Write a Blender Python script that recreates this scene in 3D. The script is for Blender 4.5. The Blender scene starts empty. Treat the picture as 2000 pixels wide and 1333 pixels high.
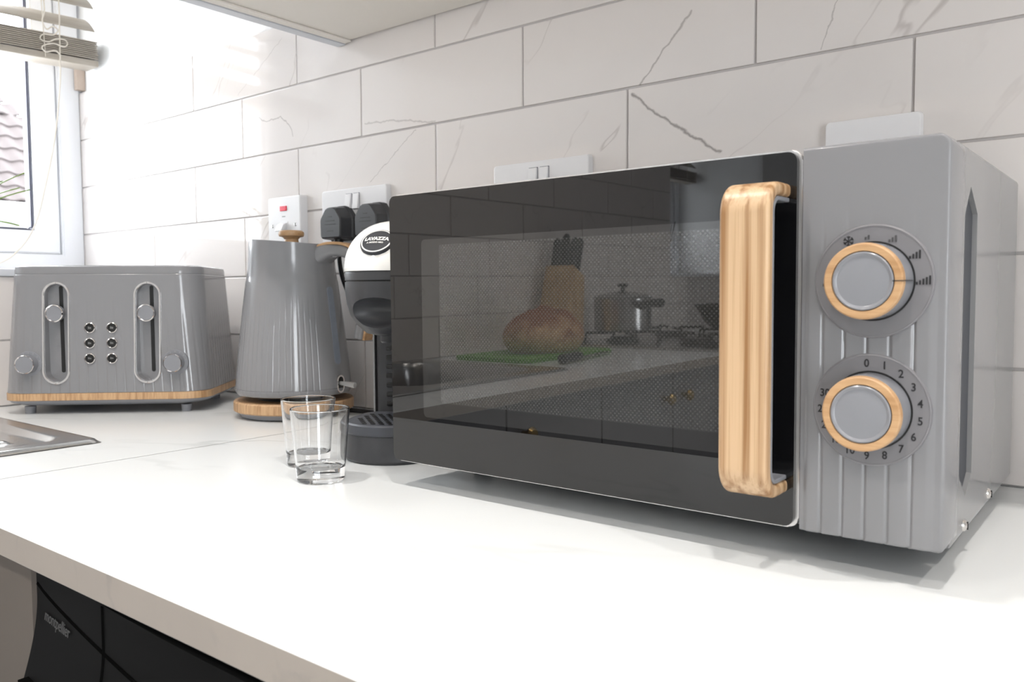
import bpy, bmesh, math, random
from mathutils import Vector, Matrix
random.seed(7)
sc = bpy.context.scene
col = sc.collection
R = math.radians
PI = math.pi

# ------------------------------------------------------------------ camera
H = 0.171            # camera height above the worktop (worktop top is z = 0)
FPX, YAW, PITCH, ROLL = 1607.0, R(51.66), R(3.22), R(-0.3)
cam_d = bpy.data.cameras.new('camera')
cam = bpy.data.objects.new('camera', cam_d)
col.objects.link(cam)
fh = Vector((-math.cos(YAW), math.sin(YAW), 0))
F = fh * math.cos(PITCH) - Vector((0, 0, math.sin(PITCH)))
Rt = Vector((math.sin(YAW), math.cos(YAW), 0))
Up = Rt.cross(F)
Rr = Rt * math.cos(ROLL) + Up * math.sin(ROLL)
Ur = Up * math.cos(ROLL) - Rt * math.sin(ROLL)
M = Matrix((Rr, Ur, -F)).transposed().to_4x4()
M.translation = Vector((0, -0.84, H))
cam.matrix_world = M
cam_d.sensor_fit = 'HORIZONTAL'
cam_d.sensor_width = 36.0
cam_d.lens = 36.0 * FPX / 2000.0
cam_d.dof.use_dof = True; cam_d.dof.focus_distance = 0.75; cam_d.dof.aperture_fstop = 14.0
cam_d.clip_start = 0.01
cam_d.clip_end = 200
sc.camera = cam

# ------------------------------------------------------------------ sky, lights, exposure
world = bpy.data.worlds.new('overcast_sky')
sc.world = world
world.use_nodes = True
wn = world.node_tree.nodes
bg = wn['Background']
bg.inputs['Color'].default_value = (0.93, 0.96, 1.0, 1)
bg.inputs['Strength'].default_value = 12.5
sc.view_settings.view_transform = 'Standard'
sc.view_settings.look = 'None'
sc.view_settings.gamma = 1.0
sc.view_settings.exposure = 0.2
sc.view_settings.use_curve_mapping = False

def portal(name, loc, rot, sx, sy):
    d = bpy.data.lights.new(name, 'AREA')
    d.shape = 'RECTANGLE'; d.size = sx; d.size_y = sy
    d.cycles.is_portal = True
    o = bpy.data.objects.new(name, d); col.objects.link(o)
    o.location = loc; o.rotation_euler = rot
    return o
# daylight comes in through the two recessed windows and an unseen glazed door added opposite
portal('window_daylight', (-1.90, -0.29, 0.70), (0, R(-90), 0), 0.95, 0.56)
portal('window_daylight', (-1.90, -3.02, 0.70), (0, R(-90), 0), 0.95, 0.90)
portal('added_door_daylight', (2.26, -2.175, 0.125), (0, R(90), 0), 2.05, 0.95)

# ------------------------------------------------------------------ helpers
def link(name, me, mat, parent=None, weighted=True):
    o = bpy.data.objects.new(name, me)
    col.objects.link(o)
    if mat is not None and len(me.materials) == 0:
        me.materials.append(mat)
    if parent is not None:
        o.parent = parent
    if weighted:
        wm = o.modifiers.new('weighted_normal', 'WEIGHTED_NORMAL'); wm.keep_sharp = True; wm.weight = 100
    return o

def finish(bm, angle=35):
    bmesh.ops.recalc_face_normals(bm, faces=bm.faces)
    me = bpy.data.meshes.new('mesh')
    bm.to_mesh(me); bm.free()
    me.shade_smooth()
    me.set_sharp_from_angle(angle=R(angle))
    return me

def obj(name, bm, mat, parent=None, angle=35):
    me = finish(bm, angle)
    me.name = name
    return link(name, me, mat, parent, angle < 45)

def empty(name, loc=(0, 0, 0), rot=(0, 0, 0)):
    o = bpy.data.objects.new(name, None)
    col.objects.link(o)
    o.location = loc; o.rotation_euler = rot
    o.empty_display_size = 0.05
    return o

def tag(o, label, cat, group=None):
    o['label'] = label; o['category'] = cat
    if group: o['group'] = group
    return o

def structure(o, label=None):
    o['kind'] = 'structure'
    if label: o['label'] = label
    return o

def NB(): return bmesh.new()

def box(bm, x0, x1, y0, y1, z0, z1, bev=0, seg=2):
    r = bmesh.ops.create_cube(bm, size=1)
    vs = r['verts']
    for v in vs:
        v.co = Vector(((x0 + x1) / 2 + v.co.x * (x1 - x0), (y0 + y1) / 2 + v.co.y * (y1 - y0), (z0 + z1) / 2 + v.co.z * (z1 - z0)))
    if bev > 0:
        es = list({e for v in vs for e in v.link_edges})
        bmesh.ops.bevel(bm, geom=es, offset=bev, segments=seg, profile=0.5, affect='EDGES')
    return bm

def lathe(bm, prof, n=48, c=(0, 0, 0), f=None, axis='z'):
    """prof: list of (r, z). f(r,z,a)->r optional."""
    rings = []
    def P(r, z, a):
        if f: r = f(r, z, a)
        p = Vector((r * math.cos(a), r * math.sin(a), z))
        if axis == 'y': p = Vector((p.x, p.z, -p.y))
        elif axis == '-y': p = Vector((p.x, -p.z, p.y))
        elif axis == 'x': p = Vector((p.z, p.x, p.y))
        return p + Vector(c)
    for (r, z) in prof:
        if r < 1e-6:
            rings.append([bm.verts.new(P(0, z, 0) if not f else P(0, z, 0))])
        else:
            rings.append([bm.verts.new(P(r, z, 2 * PI * k / n)) for k in range(n)])
    for a, b in zip(rings, rings[1:]):
        if len(a) == 1 and len(b) == 1: continue
        for k in range(n):
            k2 = (k + 1) % n
            if len(a) == 1: bm.faces.new((a[0], b[k], b[k2]))
            elif len(b) == 1: bm.faces.new((a[k], b[0], a[k2]))
            else: bm.faces.new((a[k], b[k], b[k2], a[k2]))
    return bm

def tube(bm, path, r, n=10, closed=False, cap=True):
    P = [Vector(p) for p in path]
    m = len(P)
    rs = r if isinstance(r, (list, tuple)) else [r] * m
    T = []
    for i in range(m):
        if closed: t = P[(i + 1) % m] - P[i - 1]
        else: t = P[min(i + 1, m - 1)] - P[max(i - 1, 0)]
        T.append(t.normalized())
    a = Vector((0, 0, 1)) if abs(T[0].z) < 0.9 else Vector((1, 0, 0))
    u = T[0].cross(a).normalized()
    rings = []
    for i in range(m):
        u = (u - T[i] * u.dot(T[i])).normalized()
        w = T[i].cross(u)
        rings.append([bm.verts.new(P[i] + (u * math.cos(2 * PI * k / n) + w * math.sin(2 * PI * k / n)) * rs[i]) for k in range(n)])
    rng = range(m) if closed else range(m - 1)
    for i in rng:
        A, B = rings[i], rings[(i + 1) % m]
        for k in range(n):
            k2 = (k + 1) % n
            bm.faces.new((A[k], A[k2], B[k2], B[k]))
    if cap and not closed:
        bm.faces.new(rings[0][::-1]); bm.faces.new(rings[-1])
    return bm

def spline(pts, n=8):
    P = [Vector(p) for p in pts]
    out = []
    for i in range(len(P) - 1):
        p0 = P[max(i - 1, 0)]; p1 = P[i]; p2 = P[i + 1]; p3 = P[min(i + 2, len(P) - 1)]
        for k in range(n):
            t = k / n
            out.append(0.5 * ((2 * p1) + (p2 - p0) * t + (2 * p0 - 5 * p1 + 4 * p2 - p3) * t * t + (3 * p1 - p0 - 3 * p2 + p3) * t ** 3))
    out.append(P[-1])
    return out

def loft(bm, sections, cap=True, closed=True):
    rings = [[bm.verts.new(p) for p in s] for s in sections]
    n = len(rings[0])
    for a, b in zip(rings, rings[1:]):
        for k in range(n if closed else n - 1):
            k2 = (k + 1) % n
            bm.faces.new((a[k], a[k2], b[k2], b[k]))
    if cap and closed:
        bm.faces.new(rings[0][::-1]); bm.faces.new(rings[-1])
    return bm

def rrect(a, b, r, seg=6):
    """rounded rectangle outline, half sizes a, b, ccw"""
    r = min(r, a - 1e-5, b - 1e-5)
    out = []
    for cx, cy, a0 in ((a - r, b - r, 0), (-a + r, b - r, 90), (-a + r, -b + r, 180), (a - r, -b + r, 270)):
        for k in range(seg + 1):
            t = R(a0 + 90 * k / seg)
            out.append((cx + r * math.cos(t), cy + r * math.sin(t)))
    return out

def prism(bm, outline, t0, t1, plane='xz', bev=0.0, off=(0, 0, 0), seg=2):
    """extrude a 2d outline; plane 'xz' -> thickness along y, 'xy' -> along z, 'yz' -> along x"""
    def P(u, v, t):
        if plane == 'xz': p = (u, t, v)
        elif plane == 'xy': p = (u, v, t)
        else: p = (t, u, v)
        return Vector(p) + Vector(off)
    n0 = len(bm.verts)
    A = [bm.verts.new(P(u, v, t0)) for u, v in outline]
    B = [bm.verts.new(P(u, v, t1)) for u, v in outline]
    n = len(outline)
    fa = bm.faces.new(A); fb = bm.faces.new(B[::-1])
    for k in range(n):
        k2 = (k + 1) % n
        bm.faces.new((A[k2], A[k], B[k], B[k2]))
    if bev > 0:
        es = list(fa.edges) + list(fb.edges)
        bmesh.ops.bevel(bm, geom=es, offset=bev, segments=seg, profile=0.5, affect='EDGES')
    return bm

def plate_with_hole(bm, outer, inner, t0, t1, plane='xz', off=(0, 0, 0)):
    """outer and inner outlines with the same number of points, bridged"""
    def P(u, v, t):
        p = (u, t, v) if plane == 'xz' else ((u, v, t) if plane == 'xy' else (t, u, v))
        return Vector(p) + Vector(off)
    n = len(outer)
    L = [[bm.verts.new(P(u, v, t)) for u, v in o] for o, t in ((outer, t0), (inner, t0), (inner, t1), (outer, t1))]
    for i in range(4):
        A, B = L[i], L[(i + 1) % 4]
        for k in range(n):
            k2 = (k + 1) % n
            bm.faces.new((A[k], A[k2], B[k2], B[k]))
    return bm

def shift(outline, dx, dy): return [(u + dx, v + dy) for u, v in outline]

def boolean(me, cutters):
    """subtract cutter meshes from me, return a new mesh"""
    o = bpy.data.objects.new('tmp_body', me); col.objects.link(o)
    cs = []
    for c in cutters:
        k = bpy.data.objects.new('tmp_cut', c); col.objects.link(k); cs.append(k)
        m = o.modifiers.new('b', 'BOOLEAN'); m.operation = 'DIFFERENCE'; m.object = k; m.solver = 'EXACT'
    bpy.context.view_layer.update()
    dg = bpy.context.evaluated_depsgraph_get()
    res = bpy.data.meshes.new_from_object(o.evaluated_get(dg))
    for k in cs: bpy.data.objects.remove(k)
    bpy.data.objects.remove(o)
    res.shade_smooth(); res.set_sharp_from_angle(angle=R(35))
    return res

def text(name, body, size, mat, parent, loc, rot=(R(90), 0, 0), align='CENTER', thick=0.0001, sx=1.0, bold=0.0):
    cu = bpy.data.curves.new(name, 'FONT')
    cu.body = body; cu.size = size; cu.align_x = align; cu.align_y = 'CENTER'
    cu.extrude = thick; cu.offset = bold; cu.resolution_u = 3
    o = bpy.data.objects.new('tmp_text', cu); col.objects.link(o)
    bpy.context.view_layer.update()
    dg = bpy.context.evaluated_depsgraph_get()
    me = bpy.data.meshes.new_from_object(o.evaluated_get(dg))
    bpy.data.objects.remove(o)
    me.materials.clear()
    t = link(name, me, mat, parent)
    t.location = loc; t.rotation_euler = rot; t.scale = (sx, 1, 1)
    return t

def copy_thing(o, parent=None):
    c = o.copy(); col.objects.link(c); c.parent = parent
    for ch in list(o.children):
        copy_thing(ch, c)
    return c

# ------------------------------------------------------------------ materials
MATS = {}
def base_mat(name):
    m = bpy.data.materials.new(name); m.use_nodes = True
    return m, m.node_tree.nodes, m.node_tree.links, m.node_tree.nodes['Principled BSDF']

def plain(name, c, rough=0.5, metal=0.0, spec=0.5, coat=0.0, var=0.04, nscale=60.0, bump=0.0, trans=0.0, ior=1.45):
    """solid paint / plastic / metal with a faint procedural mottling"""
    m, N, L, b = base_mat(name)
    tc = N.new('ShaderNodeTexCoord'); no = N.new('ShaderNodeTexNoise')
    no.inputs['Scale'].default_value = nscale; no.inputs['Detail'].default_value = 3
    L.new(tc.outputs['Object'], no.inputs['Vector'])
    mx = N.new('ShaderNodeMix'); mx.data_type = 'RGBA'
    mx.inputs[6].default_value = tuple(x * (1 - var) for x in c) + (1,)
    mx.inputs[7].default_value = tuple(min(1, x * (1 + var)) for x in c) + (1,)
    L.new(no.outputs['Fac'], mx.inputs[0]); L.new(mx.outputs[2], b.inputs['Base Color'])
    b.inputs['Roughness'].default_value = rough; b.inputs['Metallic'].default_value = metal
    b.inputs['Specular IOR Level'].default_value = spec
    b.inputs['Coat Weight'].default_value = coat; b.inputs['Coat Roughness'].default_value = 0.05
    b.inputs['Transmission Weight'].default_value = trans; b.inputs['IOR'].default_value = ior
    if bump > 0:
        bp = N.new('ShaderNodeBump'); bp.inputs['Strength'].default_value = bump; bp.inputs['Distance'].default_value = 0.001
        L.new(no.outputs['Fac'], bp.inputs['Height']); L.new(bp.outputs['Normal'], b.inputs['Normal'])
    MATS[name] = m
    return m

def marble(name, base, vein, scale, rough, width=0.012, strength=0.8, cloud=0.06, rand=True, spec=0.5, rot=(0, 0, 0), stretch=(1, 1, 1)):
    m, N, L, b = base_mat(name)
    tc = N.new('ShaderNodeTexCoord')
    mp = N.new('ShaderNodeMapping'); mp.vector_type = 'TEXTURE'; mp.inputs['Rotation'].default_value = rot; mp.inputs['Scale'].default_value = stretch
    L.new(tc.outputs['Object'], mp.inputs['Vector'])
    vec = mp.outputs['Vector']
    if rand:
        oi = N.new('ShaderNodeObjectInfo')
        mu = N.new('ShaderNodeMath'); mu.operation = 'MULTIPLY'; mu.inputs[1].default_value = 53.0
        L.new(oi.outputs['Random'], mu.inputs[0])
        cb = N.new('ShaderNodeCombineXYZ'); L.new(mu.outputs[0], cb.inputs[0]); L.new(mu.outputs[0], cb.inputs[1]); L.new(mu.outputs[0], cb.inputs[2])
        ad = N.new('ShaderNodeVectorMath'); ad.operation = 'ADD'
        L.new(vec, ad.inputs[0]); L.new(cb.outputs[0], ad.inputs[1]); vec = ad.outputs[0]
    def noise(s, det, dist):
        n = N.new('ShaderNodeTexNoise'); n.inputs['Scale'].default_value = s
        n.inputs['Detail'].default_value = det; n.inputs['Distortion'].default_value = dist
        L.new(vec, n.inputs['Vector']); return n.outputs['Fac']
    def ridge(s, w, det, dist):
        f = noise(s, det, dist)
        a = N.new('ShaderNodeMath'); a.operation = 'SUBTRACT'; a.inputs[1].default_value = 0.5; L.new(f, a.inputs[0])
        c = N.new('ShaderNodeMath'); c.operation = 'ABSOLUTE'; L.new(a.outputs[0], c.inputs[0])
        r = N.new('ShaderNodeMapRange'); r.inputs['From Min'].default_value = 0; r.inputs['From Max'].default_value = w
        r.inputs['To Min'].default_value = 1; r.inputs['To Max'].default_value = 0; r.interpolation_type = 'SMOOTHSTEP'
        L.new(c.outputs[0], r.inputs['Value']); return r.outputs[0]
    v = ridge(scale, width, 4, 0.15)
    mk = N.new('ShaderNodeMapRange'); mk.inputs['From Min'].default_value = 0.47; mk.inputs['From Max'].default_value = 0.68
    L.new(noise(scale * 1.3, 2, 0), mk.inputs['Value'])
    p = N.new('ShaderNodeMath'); p.operation = 'MULTIPLY'; L.new(v, p.inputs[0]); L.new(mk.outputs[0], p.inputs[1])
    p2 = N.new('ShaderNodeMath'); p2.operation = 'MULTIPLY'; p2.inputs[1].default_value = strength; L.new(p.outputs[0], p2.inputs[0])
    cl = N.new('ShaderNodeMapRange'); cl.inputs['From Min'].default_value = 0.5; cl.inputs['From Max'].default_value = 0.9; cl.inputs['To Max'].default_value = cloud * 3
    L.new(noise(scale * 0.7, 4, 0.6), cl.inputs['Value'])
    ad2 = N.new('ShaderNodeMath'); ad2.operation = 'ADD'; ad2.use_clamp = True
    L.new(p2.outputs[0], ad2.inputs[0]); L.new(cl.outputs[0], ad2.inputs[1])
    mx = N.new('ShaderNodeMix'); mx.data_type = 'RGBA'
    mx.inputs[6].default_value = base + (1,); mx.inputs[7].default_value = vein + (1,)
    L.new(ad2.outputs[0], mx.inputs[0]); L.new(mx.outputs[2], b.inputs['Base Color'])
    b.inputs['Roughness'].default_value = rough; b.inputs['Specular IOR Level'].default_value = spec
    MATS[name] = m
    return m

def wood(name, light, dark, along='z', stripe=120.0, fine=900.0, rough=0.4, dist=3.0, amt=0.75, pull=0.06):
    m, N, L, b = base_mat(name)
    tc = N.new('ShaderNodeTexCoord')
    mp = N.new('ShaderNodeMapping')
    sc3 = {'z': (1, 1, pull), 'x': (pull, 1, 1), 'y': (1, pull, 1)}[along]
    mp.inputs['Scale'].default_value = sc3
    L.new(tc.outputs['Object'], mp.inputs['Vector'])
    w = N.new('ShaderNodeTexNoise'); w.inputs['Scale'].default_value = stripe; w.inputs['Detail'].default_value = 2; w.inputs['Distortion'].default_value = dist * 0.2
    L.new(mp.outputs['Vector'], w.inputs['Vector'])
    f = N.new('ShaderNodeTexNoise'); f.inputs['Scale'].default_value = fine; f.inputs['Detail'].default_value = 2
    L.new(mp.outputs['Vector'], f.inputs['Vector'])
    r1 = N.new('ShaderNodeMapRange'); r1.inputs['From Min'].default_value = 0.42; r1.inputs['From Max'].default_value = 0.68; r1.inputs['To Max'].default_value = amt
    L.new(w.outputs['Fac'], r1.inputs['Value'])
    r2 = N.new('ShaderNodeMapRange'); r2.inputs['From Min'].default_value = 0.5; r2.inputs['From Max'].default_value = 0.75; r2.inputs['To Max'].default_value = 0.35
    L.new(f.outputs['Fac'], r2.inputs['Value'])
    ad = N.new('ShaderNodeMath'); ad.operation = 'ADD'; ad.use_clamp = True
    L.new(r1.outputs[0], ad.inputs[0]); L.new(r2.outputs[0], ad.inputs[1])
    mx = N.new('ShaderNodeMix'); mx.data_type = 'RGBA'
    mx.inputs[6].default_value = light + (1,); mx.inputs[7].default_value = dark + (1,)
    L.new(ad.outputs[0], mx.inputs[0]); L.new(mx.outputs[2], b.inputs['Base Color'])
    b.inputs['Roughness'].default_value = rough
    MATS[name] = m
    return m

def thin_glass(name, tint, f0=0.045):
    """pane: reflects at its outer faces by Schlick's law, tints what passes"""
    m, N, L, b = base_mat(name)
    N.remove(b)
    out = N['Material Output']
    tr = N.new('ShaderNodeBsdfTransparent'); tr.inputs['Color'].default_value = tint + (1,)
    gl = N.new('ShaderNodeBsdfGlossy'); gl.inputs['Roughness'].default_value = 0.0
    lw = N.new('ShaderNodeLayerWeight'); lw.inputs['Blend'].default_value = 0.5
    pw = N.new('ShaderNodeMath'); pw.operation = 'POWER'; pw.inputs[1].default_value = 5.0; L.new(lw.outputs['Facing'], pw.inputs[0])
    ma = N.new('ShaderNodeMath'); ma.operation = 'MULTIPLY_ADD'; ma.inputs[1].default_value = 1 - f0; ma.inputs[2].default_value = f0; L.new(pw.outputs[0], ma.inputs[0])
    ge = N.new('ShaderNodeNewGeometry')
    iv = N.new('ShaderNodeMath'); iv.operation = 'SUBTRACT'; iv.inputs[0].default_value = 1.0; L.new(ge.outputs['Backfacing'], iv.inputs[1])
    mu = N.new('ShaderNodeMath'); mu.operation = 'MULTIPLY'; L.new(ma.outputs[0], mu.inputs[0]); L.new(iv.outputs[0], mu.inputs[1])
    mx = N.new('ShaderNodeMixShader')
    L.new(mu.outputs[0], mx.inputs[0]); L.new(tr.outputs[0], mx.inputs[1]); L.new(gl.outputs[0], mx.inputs[2])
    L.new(mx.outputs[0], out.inputs['Surface'])
    MATS[name] = m
    return m

def emit(name, c, s):
    m, N, L, b = base_mat(name)
    b.inputs['Emission Color'].default_value = c + (1,); b.inputs['Emission Strength'].default_value = s
    b.inputs['Base Color'].default_value = c + (1,)
    MATS[name] = m
    return m

m_tile = marble('tile_marble', (0.75, 0.705, 0.68), (0.36, 0.31, 0.29), 6.0, 0.05, width=0.007, strength=0.5, cloud=0.04, rot=(0.0, -0.85, 0.0), stretch=(3.0, 1, 0.8))
def vein_mat(src, pts, wd, st):
    """a copy of the tile stone with one drawn vein along pts (object x, z)"""
    m = src.copy(); N = m.node_tree.nodes; L = m.node_tree.links
    b = N['Principled BSDF']; colour = b.inputs['Base Color'].links[0].from_socket
    tc = N.new('ShaderNodeTexCoord')
    no = N.new('ShaderNodeTexNoise'); no.inputs['Scale'].default_value = 70; no.inputs['Detail'].default_value = 4
    L.new(tc.outputs['Object'], no.inputs['Vector'])
    vs = N.new('ShaderNodeVectorMath'); vs.operation = 'MULTIPLY_ADD'; vs.inputs[1].default_value = (0.010,) * 3; L.new(no.outputs['Color'], vs.inputs[0])
    sb = N.new('ShaderNodeVectorMath'); sb.operation = 'SUBTRACT'; L.new(tc.outputs['Object'], sb.inputs[0]); sb.inputs[1].default_value = (0.005, 0.005, 0.005)
    L.new(sb.outputs[0], vs.inputs[2])
    fl = N.new('ShaderNodeVectorMath'); fl.operation = 'MULTIPLY'; fl.inputs[1].default_value = (1, 0, 1); L.new(vs.outputs[0], fl.inputs[0])
    best = None
    for (x0, z0), (x1, z1) in zip(pts, pts[1:]):
        A = Vector((x0, 0, z0)); D = Vector((x1 - x0, 0, z1 - z0)); q = D.dot(D)
        pa = N.new('ShaderNodeVectorMath'); pa.operation = 'SUBTRACT'; L.new(fl.outputs[0], pa.inputs[0]); pa.inputs[1].default_value = A
        dt = N.new('ShaderNodeVectorMath'); dt.operation = 'DOT_PRODUCT'; L.new(pa.outputs[0], dt.inputs[0]); dt.inputs[1].default_value = D / q
        cl = N.new('ShaderNodeClamp'); L.new(dt.outputs['Value'], cl.inputs[0])
        sc_ = N.new('ShaderNodeVectorMath'); sc_.operation = 'SCALE'; sc_.inputs[0].default_value = D; L.new(cl.outputs[0], sc_.inputs['Scale'])
        di = N.new('ShaderNodeVectorMath'); di.operation = 'DISTANCE'; L.new(pa.outputs[0], di.inputs[0]); L.new(sc_.outputs[0], di.inputs[1])
        if best is None: best = di.outputs['Value']
        else:
            mn = N.new('ShaderNodeMath'); mn.operation = 'MINIMUM'; L.new(best, mn.inputs[0]); L.new(di.outputs['Value'], mn.inputs[1]); best = mn.outputs[0]
    r = N.new('ShaderNodeMapRange'); r.interpolation_type = 'SMOOTHSTEP'; r.inputs['From Min'].default_value = 0; r.inputs['From Max'].default_value = wd
    r.inputs['To Min'].default_value = st; r.inputs['To Max'].default_value = 0; L.new(best, r.inputs['Value'])
    mx = N.new('ShaderNodeMix'); mx.data_type = 'RGBA'; mx.inputs[7].default_value = (0.20, 0.17, 0.16, 1)
    L.new(r.outputs[0], mx.inputs[0]); L.new(colour, mx.inputs[6]); L.new(mx.outputs[2], b.inputs['Base Color'])
    return m
m_grout = plain('grout', (0.52, 0.49, 0.48), 0.9, nscale=300)
m_plaster = plain('white_paint', (0.83, 0.83, 0.83), 0.75, var=0.02, nscale=20)
m_ceiling = plain('ceiling_paint', (0.85, 0.85, 0.84), 0.9, var=0.02, nscale=10)
m_floor = plain('floor_vinyl', (0.34, 0.32, 0.30), 0.5, var=0.15, nscale=8)
m_worktop = marble('worktop_marble', (0.775, 0.795, 0.80), (0.40, 0.42, 0.42), 5.0, 0.22, width=0.02, strength=0.35, cloud=0.05, rand=False, rot=(0, 0, 0.35), stretch=(2.4, 1.0, 1))
m_edge = marble('shaded_worktop_edging', (0.43, 0.385, 0.34), (0.27, 0.245, 0.235), 16.0, 0.4, width=0.03, strength=0.45, cloud=0.07, rand=False)  # pinkish edge band, darkened to carry the shade of the front edge
m_cab = plain('cream_cabinet', (0.78, 0.74, 0.68), 0.45, var=0.015, nscale=12)
m_cabedge = plain('grey_white_cabinet_edge', (0.62, 0.64, 0.68), 0.35, var=0.02)
m_upvc = plain('white_upvc', (0.82, 0.83, 0.86), 0.25, var=0.01)
m_gasket = plain('dark_gasket', (0.10, 0.10, 0.13), 0.6)
m_glass = thin_glass('window_glass', (0.97, 0.98, 0.98))
m_slat = wood('greige_slat', (0.36, 0.32, 0.27), (0.27, 0.235, 0.195), 'y', 60, 400, 0.5)
m_cordm = plain('blind_cord', (0.62, 0.57, 0.50), 0.9)
m_grey = plain('grey_enamel', (0.225, 0.225, 0.235), 0.17, coat=0.3, var=0.01, nscale=30)
m_greyl = plain('grey_plastic', (0.235, 0.24, 0.26), 0.22, var=0.02)
m_greyd = plain('grey_disc', (0.205, 0.20, 0.21), 0.3, var=0.02)
m_oak = wood('oak_ring', (0.54, 0.335, 0.175), (0.38, 0.205, 0.085), 'x', 140, 900, 0.45)
m_oakz = wood('oak_band', (0.56, 0.36, 0.20), (0.33, 0.18, 0.08), 'z', 300, 1500, 0.45)
m_ash = wood('ash_handle', (0.60, 0.415, 0.25), (0.30, 0.155, 0.062), 'z', 170, 900, 0.35, dist=1.0, amt=1.0, pull=0.014)
m_chrome = plain('chrome', (0.75, 0.72, 0.70), 0.08, metal=1.0, var=0.02)
m_steel = plain('brushed_steel', (0.58, 0.57, 0.56), 0.22, metal=1.0, var=0.10, nscale=200)
m_black = plain('black_plastic', (0.012, 0.012, 0.012), 0.35, var=0.1)
m_blackg = plain('black_gloss', (0.003, 0.003, 0.0035), 0.0, var=0.1, ior=1.6)
m_dark = plain('charcoal_plastic', (0.045, 0.046, 0.05), 0.42, var=0.08)
m_dark2 = plain('charcoal_tray', (0.06, 0.064, 0.075), 0.4, var=0.08)
m_cord = plain('black_cord', (0.01, 0.01, 0.011), 0.45)
m_socket = plain('white_socket_plastic', (0.80, 0.79, 0.80), 0.3, var=0.01)
m_red = plain('red_neon', (0.75, 0.02, 0.06), 0.3, var=0.2, nscale=500)
m_print = plain('black_print', (0.02, 0.02, 0.022), 0.6)
m_printd = plain('faded_print', (0.07, 0.07, 0.072), 0.6)
m_printg = plain('grey_print', (0.28, 0.28, 0.28), 0.6)
m_white = plain('white_gloss_plastic', (0.86, 0.855, 0.83), 0.12, var=0.01)
m_mwbody = plain('light_grey_coated_steel', (0.25, 0.25, 0.255), 0.2, coat=0.15, spec=0.4, var=0.01)
m_silver = plain('silver_trim', (0.72, 0.71, 0.71), 0.25, metal=0.7, var=0.02)
m_bezel = plain('black_door_print', (0.004, 0.004, 0.004), 0.9, spec=0.0)
m_shot = plain('clear_glass', (1, 1, 1), 0.0, trans=1.0, var=0.0, ior=1.48)
m_lever = plain('clear_lever', (0.85, 0.85, 0.85), 0.08, trans=0.7, var=0.0)
m_water = plain('blue_grey_gauge', (0.24, 0.27, 0.32), 0.2, var=0.1, nscale=120)
m_brass = plain('brass', (0.62, 0.42, 0.16), 0.25, metal=1.0)
m_green = plain('green_board', (0.13, 0.36, 0.04), 0.5, var=0.08)
m_beech = wood('beech_block', (0.62, 0.42, 0.22), (0.48, 0.30, 0.14), 'z', 40, 300, 0.5)
m_crumb = plain('flour_dust', (0.85, 0.75, 0.6), 0.9)
m_leaf = plain('leaf_green', (0.16, 0.26, 0.035), 0.45, var=0.35, nscale=25)
m_terra = plain('grey_pot', (0.35, 0.34, 0.33), 0.6)
m_soil = plain('soil', (0.05, 0.035, 0.02), 0.95, var=0.4, nscale=200)
m_roof = plain('roof_tile', (0.054, 0.044, 0.0435), 0.85, var=0.18, nscale=3)
m_render = plain('pale_render', (0.22, 0.22, 0.22), 0.9)
m_fascia = plain('white_fascia', (0.8, 0.8, 0.8), 0.5)
m_timber = plain('bare_batten', (0.55, 0.45, 0.38), 0.8)
m_base = plain('shaded_beige_panel', (0.17, 0.145, 0.125), 0.5, var=0.02)  # beige panel, with the shade it stands in put into its colour
m_mwslot = plain('slate_recess', (0.07, 0.075, 0.085), 0.55, spec=0.2)
m_carcase = plain('grey_cupboard', (0.30, 0.30, 0.31), 0.4, var=0.02)
m_diff = thin_glass('jar_glass', (0.85, 0.86, 0.88))
m_reed = plain('dark_reed', (0.05, 0.04, 0.03), 0.8)
m_bulb = emit('warm_bulb', (1.0, 0.72, 0.42), 60.0)

def bread_mat():
    m, N, L, b = base_mat('bread_crust')
    tc = N.new('ShaderNodeTexCoord')
    no = N.new('ShaderNodeTexNoise'); no.inputs['Scale'].default_value = 18; no.inputs['Detail'].default_value = 5; no.inputs['Distortion'].default_value = 1.5
    L.new(tc.outputs['Object'], no.inputs['Vector'])
    sp = N.new('ShaderNodeSeparateXYZ'); L.new(tc.outputs['Object'], sp.inputs[0])
    ma = N.new('ShaderNodeMath'); ma.operation = 'MULTIPLY_ADD'; ma.inputs[1].default_value = 7.0; ma.inputs[2].default_value = -0.35
    L.new(sp.outputs[2], ma.inputs[0])
    ad = N.new('ShaderNodeMath'); ad.operation = 'ADD'; L.new(ma.outputs[0], ad.inputs[0]); L.new(no.outputs['Fac'], ad.inputs[1])
    cr = N.new('ShaderNodeValToRGB')
    cr.color_ramp.elements[0].position = 0.38; cr.color_ramp.elements[0].color = (0.66, 0.42, 0.22, 1)
    cr.color_ramp.elements[1].position = 0.72; cr.color_ramp.elements[1].color = (0.30, 0.10, 0.035, 1)
    L.new(ad.outputs[0], cr.inputs[0]); L.new(cr.outputs[0], b.inputs['Base Color'])
    b.inputs['Roughness'].default_value = 0.7
    return m
m_bread = bread_mat()

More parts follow.
